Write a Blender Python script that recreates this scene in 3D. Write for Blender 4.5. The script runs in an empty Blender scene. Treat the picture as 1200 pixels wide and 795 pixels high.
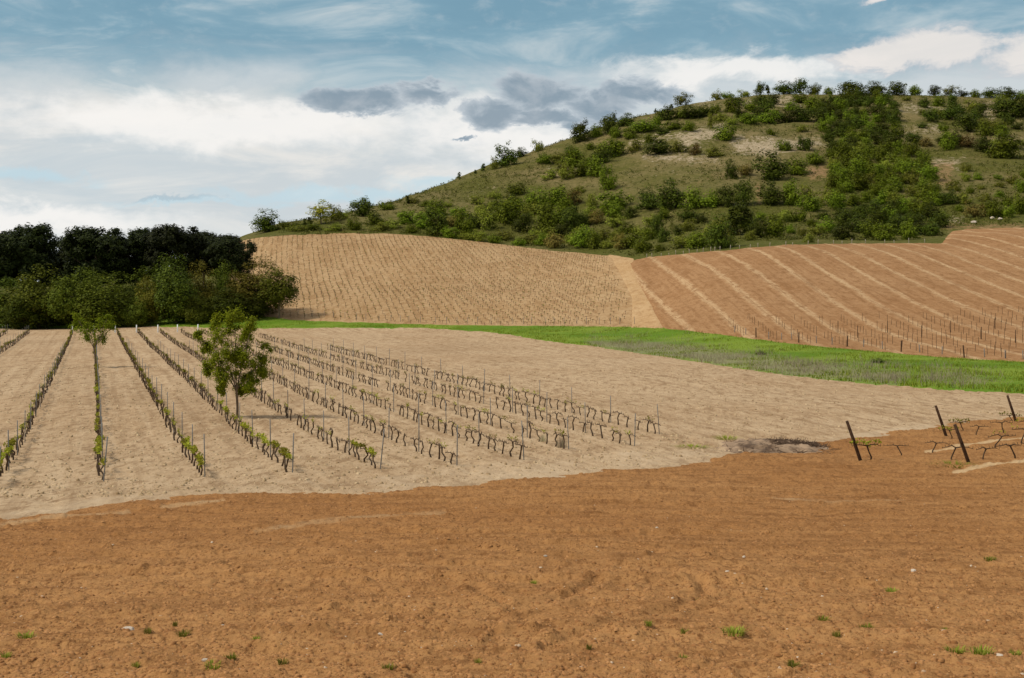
import bpy, math, random
import numpy as np

S = bpy.context.scene
COL = S.collection
R = math.radians
F = 1600.0            # focal length in reference pixels (1200 wide)
HX, HY = 600.0, 330.0  # where the horizon line and the optical axis sit

# ------------------------------------------------------------------ camera
cam_d = bpy.data.cameras.new("camera")
cam_d.sensor_width = 36.0
cam_d.lens = 36.0 * F / 1200.0
cam_d.shift_y = -(397.5 - HY) / 1200.0
cam_d.clip_start = 0.2
cam_d.clip_end = 20000
cam = bpy.data.objects.new("camera", cam_d)
CAMZ = 10.0
cam.location = (0, 0, CAMZ)
cam.rotation_euler = (R(90), 0, 0)
COL.objects.link(cam)
S.camera = cam

# ------------------------------------------------------------------ exposure
S.view_settings.view_transform = 'Standard'
S.view_settings.look = 'None'
S.view_settings.gamma = 1.0
S.view_settings.use_curve_mapping = False
S.view_settings.exposure = 0.0

# ------------------------------------------------------------------ sun
SUN_EL, SUN_AZ = R(50), R(-102)          # azimuth measured from +Y towards +X
sd_ = bpy.data.lights.new("sun", 'SUN')
sd_.energy = 3.3
sd_.angle = R(7)
sd_.color = (1.0, 0.94, 0.82)
sun = bpy.data.objects.new("sun", sd_)
sun.rotation_euler = (R(90) - SUN_EL, 0, -SUN_AZ + R(180))
COL.objects.link(sun)


# ------------------------------------------------------------------ node helper
class NT:
    def __init__(self, tree):
        self.t = tree
        self.n = tree.nodes
        self.n.clear()

    def node(self, typ, **kw):
        nd = self.n.new(typ)
        for k, v in kw.items():
            if k == 'ins':
                for kk, vv in v.items():
                    self.put(nd, kk, vv)
            else:
                setattr(nd, k, v)
        return nd

    def put(self, nd, key, v):
        s = nd.inputs[key]
        if hasattr(v, 'is_linked') or isinstance(v, bpy.types.NodeSocket):
            self.t.links.new(v, s)
        elif isinstance(v, tuple) and len(v) == 3 and s.type == 'RGBA':
            s.default_value = (*v, 1)
        else:
            s.default_value = v

    def math(self, op, a, b=0.0, c=0.0, clamp=False):
        nd = self.node('ShaderNodeMath', operation=op, use_clamp=clamp)
        for i, v in enumerate((a, b, c)):
            if i < len(nd.inputs):
                self.put(nd, i, v)
        return nd.outputs[0]

    def smooth(self, v, a, b):
        nd = self.node('ShaderNodeMapRange', interpolation_type='SMOOTHSTEP')
        self.put(nd, 0, v)
        nd.inputs[1].default_value = a
        nd.inputs[2].default_value = b
        return nd.outputs[0]

    def mix(self, f, a, b, blend='MIX'):
        nd = self.node('ShaderNodeMix', data_type='RGBA', blend_type=blend)
        self.put(nd, 0, f)
        self.put(nd, 6, a)
        self.put(nd, 7, b)
        return nd.outputs[2]

    def noise(self, vec, scale, detail=4.0, rough=0.55, dist=0.0):
        nd = self.node('ShaderNodeTexNoise', noise_dimensions='3D')
        self.put(nd, 'Vector', vec)
        nd.inputs['Scale'].default_value = scale
        nd.inputs['Detail'].default_value = detail
        nd.inputs['Roughness'].default_value = rough
        nd.inputs['Distortion'].default_value = dist
        return nd.outputs[0]

    def vmap(self, vec, scale=(1, 1, 1), loc=(0, 0, 0), rot=(0, 0, 0)):
        nd = self.node('ShaderNodeMapping')
        self.put(nd, 'Vector', vec)
        nd.inputs['Location'].default_value = loc
        nd.inputs['Rotation'].default_value = rot
        nd.inputs['Scale'].default_value = scale
        return nd.outputs[0]

    def xyz(self, x, y, z):
        nd = self.node('ShaderNodeCombineXYZ')
        self.put(nd, 0, x); self.put(nd, 1, y); self.put(nd, 2, z)
        return nd.outputs[0]


# ------------------------------------------------------------------ sky
W = bpy.data.worlds.new("World")
S.world = W
W.use_nodes = True
w = NT(W.node_tree)
SKY_STRENGTH = 0.085
sky = w.node('ShaderNodeTexSky', sky_type='NISHITA', sun_disc=False)
sky.sun_elevation = SUN_EL
sky.sun_rotation = SUN_AZ
sky.air_density = 1.0
sky.dust_density = 1.0
tc = w.node('ShaderNodeTexCoord')
sep = w.node('ShaderNodeSeparateXYZ')
w.put(sep, 0, tc.outputs['Generated'])
U = w.math('ARCTAN2', sep.outputs[0], sep.outputs[1])      # azimuth of the sky direction, radians
V = w.math('ARCSINE', sep.outputs[2])                      # its elevation


def sky_uv(px, py):
    return (px - HX) / F, (HY - py) / F


P1 = w.xyz(w.math('MULTIPLY', U, 4.0), w.math('MULTIPLY', V, 17.0), 0.0)   # long flat streaks
P2 = w.xyz(w.math('MULTIPLY', U, 9.0), w.math('MULTIPLY', V, 18.0), 3.0)   # puffs
n_str = w.noise(P1, 1.6, 6, 0.6, 0.6)
n_puff = w.noise(P2, 1.3, 7, 0.6, 0.3)
n_fine = w.noise(P2, 4.0, 6, 0.62, 0.2)
n_big = w.noise(P1, 0.7, 4, 0.5, 0.4)
# blue between the clouds: the Nishita sky, pulled towards the slaty teal of the photo
blue = w.mix(0.8, sky.outputs[0], w.mix(w.smooth(n_str, 0.35, 0.65), (2.2, 4.2, 5.4), (3.2, 5.3, 6.4)))
# veil: dense up to about 8 degrees, thinning to torn wisps above
vj = w.math('ADD', V, w.math('MULTIPLY_ADD', n_str, 0.10, -0.05))
vj = w.math('ADD', vj, w.math('MULTIPLY_ADD', n_puff, 0.05, -0.025))
low = w.math('SUBTRACT', 1.0, w.smooth(vj, 0.122, 0.172))
wisps = w.math('MULTIPLY', w.smooth(n_str, 0.46, 0.70), 0.55)
wisps2 = w.math('MULTIPLY', w.smooth(n_fine, 0.5, 0.75), 0.25)
wis = w.math('MAXIMUM', wisps, wisps2)
veil = w.math('MAXIMUM', low, wis)
veil_dark = w.smooth(n_big, 0.40, 0.62)
veil_str = w.smooth(n_str, 0.40, 0.66)
veil_col = w.mix(veil_str, (7.1, 7.7, 8.0), (9.9, 9.6, 9.1))
veil_col = w.mix(w.math('MULTIPLY', veil_dark, 0.55), veil_col, (6.4, 7.5, 8.1))
sk = w.mix(veil, blue, veil_col)


# torn cloud edges: the sky direction is pushed about by turbulence before the cloud outlines are read
P3 = w.xyz(w.math('MULTIPLY', U, 26.0), w.math('MULTIPLY', V, 44.0), 7.0)
wa = w.noise(P3, 1.0, 8, 0.62, 0.5)
wb = w.noise(w.vmap(P3, (1, 1, 1), (5.2, 1.3, 9.0)), 1.0, 8, 0.62, 0.5)
UW = w.math('ADD', U, w.math('MULTIPLY_ADD', wa, 0.055, -0.0275))
VW = w.math('ADD', V, w.math('MULTIPLY_ADD', wb, 0.034, -0.017))


def ell(px, py, rx, ry):
    u0, v0 = sky_uv(px, py)
    a = w.math('DIVIDE', w.math('SUBTRACT', UW, u0), rx / F)
    b = w.math('DIVIDE', w.math('SUBTRACT', VW, v0), ry / F)
    r2 = w.math('ADD', w.math('MULTIPLY', a, a), w.math('MULTIPLY', b, b))
    return w.math('SUBTRACT', 1.0, w.math('SQRT', r2))


def union(lst):
    o = lst[0]
    for l in lst[1:]:
        o = w.math('MAXIMUM', o, l)
    return o


pn = w.math('MULTIPLY_ADD', n_puff, 1.5, -0.75)
fn = w.math('MULTIPLY_ADD', n_fine, 0.9, -0.45)
nz = w.math('ADD', pn, fn)
# bright gaps low over the horizon and behind the hill shoulder
br = union([ell(60, 262, 190, 26), ell(640, 175, 170, 40), ell(860, 90, 190, 26), ell(250, 150, 330, 40), ell(560, 150, 120, 50)])
brm = w.smooth(w.math('ADD', br, w.math('MULTIPLY', nz, 0.8)), 0.0, 0.7)
sk = w.mix(w.math('MULTIPLY', brm, 0.85), sk, (11.2, 10.9, 10.5))
# blue-grey bands low on the left of the hill
bd = union([ell(420, 232, 260, 14), ell(220, 240, 130, 7), ell(60, 215, 110, 10), ell(520, 215, 90, 12)])
bdm = w.smooth(w.math('ADD', bd, w.math('MULTIPLY', nz, 0.5)), 0.0, 0.8)
sk = w.mix(w.math('MULTIPLY', bdm, 0.6), sk, (6.0, 8.3, 9.4))
dk = ell(210, 238, 75, 4.5)
sk = w.mix(w.math('MULTIPLY', w.smooth(w.math('ADD', dk, w.math('MULTIPLY', nz, 0.5)), 0.0, 0.8), 0.4), sk, (3.8, 4.8, 5.6))
# grey cumulus
gc = union([ell(425, 118, 92, 20), ell(500, 112, 52, 15), ell(625, 112, 70, 30), ell(575, 135, 48, 22), ell(700, 126, 60, 26),
            ell(745, 112, 66, 22), ell(545, 164, 20, 3.5), ell(640, 140, 70, 12)])
n_edge = w.noise(P2, 2.6, 9, 0.66, 0.35)
gnz = w.math('ADD', w.math('MULTIPLY_ADD', n_puff, 1.3, -0.65), w.math('MULTIPLY_ADD', n_edge, 1.6, -0.8))
gcv = w.math('ADD', gc, w.math('MULTIPLY', gnz, 0.55))
gcm = w.smooth(gcv, 0.0, 0.30)
gcol = w.mix(w.smooth(w.math('ADD', gcv, w.math('MULTIPLY_ADD', n_puff, 0.5, -0.25)), 0.05, 0.7), (6.2, 6.9, 7.5), (2.8, 3.75, 4.6))
gcol = w.mix(w.math('MULTIPLY', w.smooth(wa, 0.45, 0.7), 0.5), gcol, (6.0, 6.5, 7.0))
sk = w.mix(w.math('MULTIPLY', gcm, 0.92), sk, gcol)
# lit cumulus over the far end of the hill
lc = union([ell(1090, 70, 95, 28), ell(1180, 85, 80, 32), ell(1020, 80, 60, 18), ell(1040, 15, 45, 7)])
lcv = w.math('ADD', lc, w.math('MULTIPLY', gnz, 0.7))
lcm = w.smooth(lcv, -0.02, 0.4)
lcol = w.mix(w.smooth(lcv, 0.1, 0.6), (6.4, 6.8, 7.3), (10.0, 9.4, 8.9))
sk = w.mix(w.math('MULTIPLY', lcm, 0.85), sk, lcol)
# overhead (never in frame): broken cloud that lights the fields
ovh = w.smooth(V, 0.22, 0.5)
sk = w.mix(ovh, sk, w.mix(w.smooth(n_puff, 0.3, 0.6), sky.outputs[0], (9.0, 9.0, 9.0)))
bg = w.node('ShaderNodeBackground')
w.put(bg, 'Color', sk)
bg.inputs['Strength'].default_value = SKY_STRENGTH
wo = w.node('ShaderNodeOutputWorld')
w.put(wo, 'Surface', bg.outputs[0])


# ================================================================== numpy helpers
def hash2(ix, iy, seed):
    h = (ix.astype(np.int64) * 374761393 + iy.astype(np.int64) * 668265263 + seed * 1442695041) & 0xFFFFFFFF
    h = ((h ^ (h >> 13)) * 1274126177) & 0xFFFFFFFF
    h = (h ^ (h >> 16)) & 0xFFFFFF
    return h / float(0xFFFFFF)


def vnoise(x, y, seed=0):
    x = np.asarray(x, float); y = np.asarray(y, float)
    ix = np.floor(x); iy = np.floor(y)
    fx = x - ix; fy = y - iy
    fx = fx * fx * fx * (fx * (fx * 6 - 15) + 10)
    fy = fy * fy * fy * (fy * (fy * 6 - 15) + 10)
    a = hash2(ix, iy, seed); b = hash2(ix + 1, iy, seed)
    c = hash2(ix, iy + 1, seed); d = hash2(ix + 1, iy + 1, seed)
    return (a + (b - a) * fx + (c - a) * fy + (a - b - c + d) * fx * fy) * 2 - 1


def fbm(x, y, seed=0, octv=4, gain=0.5):
    s = 0; amp = 1.0; tot = 0
    for o in range(octv):
        s = s + amp * vnoise(x * 2 ** o + 13.7 * o, y * 2 ** o - 7.3 * o, seed + o)
        tot += amp
        amp *= gain
    return s / tot


def sstep(v, a, b):
    t = np.clip((v - a) / (b - a), 0, 1)
    return t * t * (3 - 2 * t)


def blur(a, sig, axis):
    r = int(sig * 3) + 1
    k = np.exp(-0.5 * (np.arange(-r, r + 1) / sig) ** 2)
    k /= k.sum()
    ap = np.concatenate([np.repeat(np.take(a, [0], axis), r, axis), a, np.repeat(np.take(a, [-1], axis), r, axis)], axis)
    out = np.zeros_like(a)
    n = a.shape[axis]
    for i, kv in enumerate(k):
        out += kv * np.take(ap, np.arange(i, i + n), axis)
    return out


# ================================================================== the lie of the land
# heights relative to the camera, per bearing (column) and depth; bearings are tangent lines from the viewpoint
NEAR = [(2, -3.5), (8, -3.9), (15, -4.4), (25, -5.3), (35, -6.2), (45, -6.95), (60, -7.5), (90, -7.85), (130, -8.05), (165, -8.3)]
COLS = {
    -1200: NEAR + [(218, -8.5), (300, -8), (400, -6), (700, -3)],
    -400: NEAR + [(218, -8.5), (300, -8), (400, -5), (700, -2)],
    0: NEAR + [(218, -8.45), (240, -8.5), (300, -8), (400, -5), (700, -3)],
    150: NEAR + [(218, -8.45), (240, -8.4), (290, -7.5), (350, -4), (400, 0), (700, 0)],
    300: NEAR + [(218, -8.4), (238, -7.6), (265, -3.2), (285, -1.8), (315, 3), (345, 8.4), (370, 13), (385, 14.5), (430, 15.3), (700, 6)],
    375: NEAR + [(218, -8.3), (236, -7.3), (265, -3.1), (285, -1.6), (315, 3.2), (345, 8.5), (370, 12.4), (410, 19.0), (450, 20), (700, 18)],
    450: NEAR + [(218, -8.2), (234, -7.3), (265, -2.9), (285, -1.3), (315, 3.6), (345, 8.6), (370, 12.6), (440, 25.0), (470, 26.5), (700, 26)],
    525: NEAR + [(216, -8.0), (230, -7.4), (265, -2.7), (285, -1.1), (315, 3.8), (345, 8.6), (365, 11.2), (480, 35.5), (520, 37.5), (720, 37)],
    600: NEAR + [(212, -7.8), (225, -7.4), (265, -2.4), (285, -0.8), (315, 3.9), (345, 8.2), (365, 10.4), (520, 47), (560, 49.5), (720, 50)],
    680: NEAR + [(206, -7.7), (220, -6.9), (250, -3.2), (285, 0.2), (315, 4.2), (340, 6.8), (365, 10.0), (545, 58.6), (590, 61), (720, 61)],
    750: NEAR + [(200, -7.5), (215, -6.6), (240, -3.2), (275, 1.8), (305, 5.8), (335, 8.8), (360, 13), (575, 70), (620, 71.5), (720, 72)],
    820: NEAR + [(178, -7.6), (195, -5.4), (220, -1.6), (250, 2.7), (285, 6.8), (320, 10), (345, 13.5), (600, 80), (640, 81.5), (720, 82)],
    900: [p for p in NEAR if p[0] < 150] + [(158, -7.9), (168, -7.2), (178, -6.2), (200, -3.4), (225, 0.5), (255, 5.2), (278, 7.6), (305, 9.4), (340, 14), (620, 85.5), (660, 86.5), (720, 87)],
    1050: [p for p in NEAR if p[0] < 110] + [(140, -8.05), (155, -7.5), (165, -7.0), (178, -6.1), (200, -3.3), (225, 0.4), (255, 5), (282, 7.8), (312, 9.6), (350, 16), (630, 86.5), (680, 87.5), (720, 88)],
    1200: [p for p in NEAR if p[0] < 100] + [(130, -8.0), (145, -7.6), (158, -7.0), (175, -6.0), (200, -3.0), (230, 1.2), (260, 5.8), (290, 10.2), (315, 12.3), (350, 18), (640, 86.5), (690, 87.5), (720, 88)],
    1600: [p for p in NEAR if p[0] < 100] + [(130, -8.0), (145, -7.6), (158, -7.0), (175, -6.0), (200, -3.0), (230, 1.2), (260, 5.8), (290, 10.2), (315, 12.3), (350, 18), (640, 80), (720, 82)],
    2400: [p for p in NEAR if p[0] < 100] + [(130, -8.0), (158, -7.0), (200, -3.0), (260, 5.8), (315, 12.3), (640, 60), (720, 62)],
}
CX = np.arange(-1200, 2401, 10.0)
DD = np.arange(2, 721, 1.0)
_k = sorted(COLS)
_rows = np.array([np.interp(DD, [p[0] for p in COLS[k]], [p[1] for p in COLS[k]]) for k in _k])
TAB = np.array([np.interp(CX, _k, _rows[:, j]) for j in range(len(DD))]).T     # [column, depth]
TAB = blur(TAB, 2.6, 0)
_far = blur(TAB, 5.0, 1)
_nr = blur(TAB, 2.0, 1)
_wgt = sstep(DD, 60, 160)[None, :]
TAB = _nr * (1 - _wgt) + _far * _wgt


def Zc(px, D):
    """smooth height (relative to the camera) at bearing px and depth D"""
    fi = np.clip((np.asarray(px, float) - CX[0]) / 10.0, 0, len(CX) - 1.001)
    fj = np.clip(np.asarray(D, float) - 2, 0, len(DD) - 1.001)
    i = fi.astype(int); j = fj.astype(int)
    a = fi - i; b = fj - j
    return (TAB[i, j] * (1 - a) * (1 - b) + TAB[i + 1, j] * a * (1 - b) + TAB[i, j + 1] * (1 - a) * b + TAB[i + 1, j + 1] * a * b)


def Z(px, D):
    """height with the natural roughness of the land"""
    px = np.asarray(px, float); D = np.asarray(D, float)
    X = (px - HX) * D / F
    z = Zc(px, D)
    hill = sstep(D, 350, 430)
    z = z + fbm(X / 38, D / 38, 11, 4) * 2.0 * hill * (1 - 0.5 * sstep(D, 560, 640))
    z = z + fbm(X / 9, D / 9, 17, 3) * (0.06 + 0.45 * hill)
    tz = z / 4.6 + fbm(X / 60, D / 60, 29, 3) * 1.4
    fr = tz - np.floor(tz)
    z = z + hill * 0.75 * (sstep(fr, 0.15, 0.6) - fr) * (0.4 + 0.6 * sstep(vnoise(X / 45, D / 70, 28), -0.3, 0.4))
    z = z + fbm(X / 30, D / 30, 23, 2) * 0.22 * sstep(D, 40, 90)
    return z


def zw(X, Y):
    """world height of the land under a world point"""
    X = np.asarray(X, float); Y = np.asarray(Y, float)
    return Z(HX + F * X / Y, Y) + CAMZ


_DS = np.concatenate([np.arange(3, 60, 0.25), np.arange(60, 720, 0.5)])


def hit(px, py):
    """the point of the land seen at a place in the reference picture (or the crest of that bearing)"""
    y = HY - F * Z(np.full_like(_DS, px), _DS) / _DS
    ok = np.nonzero(y <= py)[0]
    if len(ok) and ok[0] > 0:
        k = ok[0]
        t = (y[k - 1] - py) / max(1e-6, y[k - 1] - y[k])
        D = _DS[k - 1] + t * (_DS[k] - _DS[k - 1])
    else:
        D = _DS[np.argmin(y)]
    return np.array([(px - HX) * D / F, D, float(Z(px, D)) + CAMZ])


# ================================================================== mesh helpers
def mesh_np(name, verts, quads=None, tris=None, mat=None, smooth=False, attrs=None, mats=None, mat_idx=None):
    me = bpy.data.meshes.new(name)
    verts = np.asarray(verts, np.float32)
    loops = []; starts = []; tot = []
    off = 0
    if quads is not None and len(quads):
        q = np.asarray(quads, np.int32)
        loops.append(q.ravel()); starts.append(off + np.arange(len(q)) * 4); tot.append(np.full(len(q), 4)); off += q.size
    if tris is not None and len(tris):
        t = np.asarray(tris, np.int32)
        loops.append(t.ravel()); starts.append(off + np.arange(len(t)) * 3); tot.append(np.full(len(t), 3)); off += t.size
    loops = np.concatenate(loops).astype(np.int32); starts = np.concatenate(starts).astype(np.int32)
    tot = np.concatenate(tot).astype(np.int32)
    me.vertices.add(len(verts)); me.vertices.foreach_set('co', verts.ravel())
    me.loops.add(len(loops)); me.loops.foreach_set('vertex_index', loops)
    me.polygons.add(len(starts)); me.polygons.foreach_set('loop_start', starts); me.polygons.foreach_set('loop_total', tot)
    if attrs:
        for k, v in attrs.items():
            a = me.attributes.new(k, 'FLOAT', 'POINT')
            a.data.foreach_set('value', np.asarray(v, np.float32).ravel())
    if mat:
        me.materials.append(mat)
    me.update(calc_edges=True)
    me.validate()
    if smooth:
        me.polygons.foreach_set('use_smooth', np.ones(len(me.polygons), bool))
    return me


def link(name, me, parent=None, loc=(0, 0, 0)):
    o = bpy.data.objects.new(name, me)
    o.location = loc
    COL.objects.link(o)
    if parent is not None:
        o.parent = parent
    return o


def tag(o, label=None, cat=None, group=None, kind=None):
    if label: o['label'] = label
    if cat: o['category'] = cat
    if group: o['group'] = group
    if kind: o['kind'] = kind
    return o


def empty(name, loc=(0, 0, 0), rz=0.0):
    o = bpy.data.objects.new(name, None)
    o.empty_display_size = 0.3
    o.location = loc
    o.rotation_euler = (0, 0, rz)
    COL.objects.link(o)
    return o


class MB:
    def __init__(self):
        self.v = []; self.q = []; self.t = []; self.n = 0

    def add(self, v, q=None, t=None):
        v = np.asarray(v, float).reshape(-1, 3)
        if q is not None and len(q): self.q.append(np.asarray(q, int) + self.n)
        if t is not None and len(t): self.t.append(np.asarray(t, int) + self.n)
        self.v.append(v); self.n += len(v)

    def mesh(self, name, mat, smooth=False):
        return mesh_np(name, np.concatenate(self.v), np.concatenate(self.q) if self.q else None,
                       np.concatenate(self.t) if self.t else None, mat, smooth)

    def tube(self, pts, rad, seg=6, cap=True):
        pts = np.asarray(pts, float); n = len(pts)
        rad = np.broadcast_to(np.asarray(rad, float), (n,))
        ring = []
        ref = np.array([0.31, 0.95, 0.05])
        for i in range(n):
            d = pts[min(i + 1, n - 1)] - pts[max(i - 1, 0)]
            d = d / (np.linalg.norm(d) + 1e-9)
            r = ref if abs(d @ ref) < 0.9 else np.array([1.0, 0, 0])
            a = np.cross(d, r); a /= np.linalg.norm(a); b = np.cross(d, a)
            th = np.arange(seg) * 2 * np.pi / seg
            ring.append(pts[i] + rad[i] * (np.cos(th)[:, None] * a + np.sin(th)[:, None] * b))
        v = np.concatenate(ring)
        k = np.arange(seg); k2 = (k + 1) % seg
        q = [np.stack([i * seg + k, i * seg + k2, (i + 1) * seg + k2, (i + 1) * seg + k], 1) for i in range(n - 1)]
        t = None
        if cap:
            v = np.concatenate([v, pts[-1:]])
            c = len(v) - 1
            t = np.stack([(n - 1) * seg + k, (n - 1) * seg + k2, np.full(seg, c)], 1)
        self.add(v, np.concatenate(q), t)

    def leaves(self, P, N, size, rng, aspect=0.6):
        """rhombic leaf faces at P with normals about N"""
        n = len(P)
        N = N / (np.linalg.norm(N, axis=1, keepdims=True) + 1e-9)
        r = rng.normal(size=(n, 3))
        u = np.cross(N, r); u /= (np.linalg.norm(u, axis=1, keepdims=True) + 1e-9)
        v = np.cross(N, u)
        s = (np.asarray(size) * rng.uniform(0.65, 1.35, n))[:, None]
        a = u * s; b = v * s * aspect
        bend = N * s * 0.18
        V = np.stack([P - a, P + b - bend, P + a, P - b - bend], 1).reshape(-1, 3)
        self.add(V, np.arange(n * 4).reshape(n, 4))


def leaf_clumps(mb, clumps, per, size, rng, up=0.35, spread=0.55, aspect=0.6, centre=None, loose=False):
    """clumps: rows of (x, y, z, radius); leaves sit on and in each clump, facing out of it"""
    c = np.asarray(clumps, float)
    idx = np.repeat(np.arange(len(c)), per)
    d = rng.normal(size=(len(idx), 3)); d /= np.linalg.norm(d, axis=1, keepdims=True)
    rr = rng.uniform(0.35, 1.08, len(idx)) ** 0.6
    if loose: rr = np.abs(rng.normal(size=len(idx))) * 0.75
    P = c[idx, :3] + d * (c[idx, 3] * rr)[:, None]
    N = d * 0.8 + rng.normal(size=d.shape) * spread + np.array([0, 0, up])
    if centre is not None:
        o = P - np.asarray(centre)
        N = N + 0.8 * o / (np.linalg.norm(o, axis=1, keepdims=True) + 1e-6)
    mb.leaves(P, N, size, rng, aspect)


def ellipsoid_clumps(rng, n, blobs, r0, r1, shell=0.6):
    """clump centres spread through a set of ellipsoids (cx,cy,cz,rx,ry,rz)"""
    b = np.asarray(blobs, float)
    wgt = b[:, 3] * b[:, 4] * b[:, 5]; wgt = wgt ** 0.75; wgt /= wgt.sum()
    k = rng.choice(len(b), n, p=wgt)
    d = rng.normal(size=(n, 3)); d /= np.linalg.norm(d, axis=1, keepdims=True)
    r = rng.uniform(shell ** 3, 1, n) ** (1 / 3)
    P = b[k, :3] + d * b[k, 3:6] * r[:, None]
    return np.concatenate([P, rng.uniform(r0, r1, (n, 1))], 1)


# ================================================================== materials
def new_mat(name):
    m = bpy.data.materials.new(name)
    m.use_nodes = True
    return m, NT(m.node_tree)


def finish(t, color, rough=0.9, normal=None, spec=0.15, transl=None):
    p = t.node('ShaderNodeBsdfPrincipled')
    t.put(p, 'Base Color', color)
    p.inputs['Roughness'].default_value = rough
    p.inputs['Specular IOR Level'].default_value = spec
    if normal is not None: t.put(p, 'Normal', normal)
    out = t.node('ShaderNodeOutputMaterial')
    if transl:
        tr = t.node('ShaderNodeBsdfTranslucent')
        t.put(tr, 'Color', color)
        mx = t.node('ShaderNodeMixShader')
        mx.inputs[0].default_value = transl
        t.put(mx, 1, p.outputs[0]); t.put(mx, 2, tr.outputs[0])
        t.put(out, 'Surface', mx.outputs[0])
    else:
        t.put(out, 'Surface', p.outputs[0])


def bump(t, h, strength, dist):
    b = t.node('ShaderNodeBump')
    b.inputs['Strength'].default_value = strength
    b.inputs['Distance'].default_value = dist
    t.put(b, 'Height', h)
    return b.outputs[0]


def ramp(t, f, stops):
    nd = t.node('ShaderNodeValToRGB')
    t.put(nd, 0, f)
    e = nd.color_ramp.elements
    while len(e) < len(stops): e.new(0.5)
    for el, (p, c) in zip(e, stops):
        el.position = p; el.color = (*c, 1)
    return nd.outputs[0]


def foliage(name, cols, transl=0.22, rough=0.6, var=0.85):
    m, t = new_mat(name)
    g = t.node('ShaderNodeNewGeometry')
    oi = t.node('ShaderNodeObjectInfo')
    c = ramp(t, g.outputs['Random Per Island'], [(i / (len(cols) - 1), c) for i, c in enumerate(cols)])
    hs = t.node('ShaderNodeHueSaturation')
    hs.inputs['Saturation'].default_value = 1.0
    t.put(hs, 'Hue', t.math('MULTIPLY_ADD', oi.outputs['Random'], 0.035, 0.483))
    t.put(hs, 'Value', t.math('MULTIPLY_ADD', oi.outputs['Random'], var, 1.0 - var * 0.47))
    t.put(hs, 'Color', c)
    finish(t, hs.outputs[0], rough, spec=0.06, transl=transl)
    return m


def plain(name, a, b, scale=8.0, rough=0.85, stretch=(1, 1, 1), bmp=0.3):
    m, t = new_mat(name)
    tc = t.node('ShaderNodeTexCoord')
    v = t.vmap(tc.outputs['Object'], stretch)
    n = t.noise(v, scale, 5, 0.6)
    c = t.mix(t.smooth(n, 0.3, 0.7), a, b)
    finish(t, c, rough, bump(t, n, bmp, 0.02))
    return m


def attr(t, name):
    return t.node('ShaderNodeAttribute', attribute_name=name).outputs['Fac']


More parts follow.
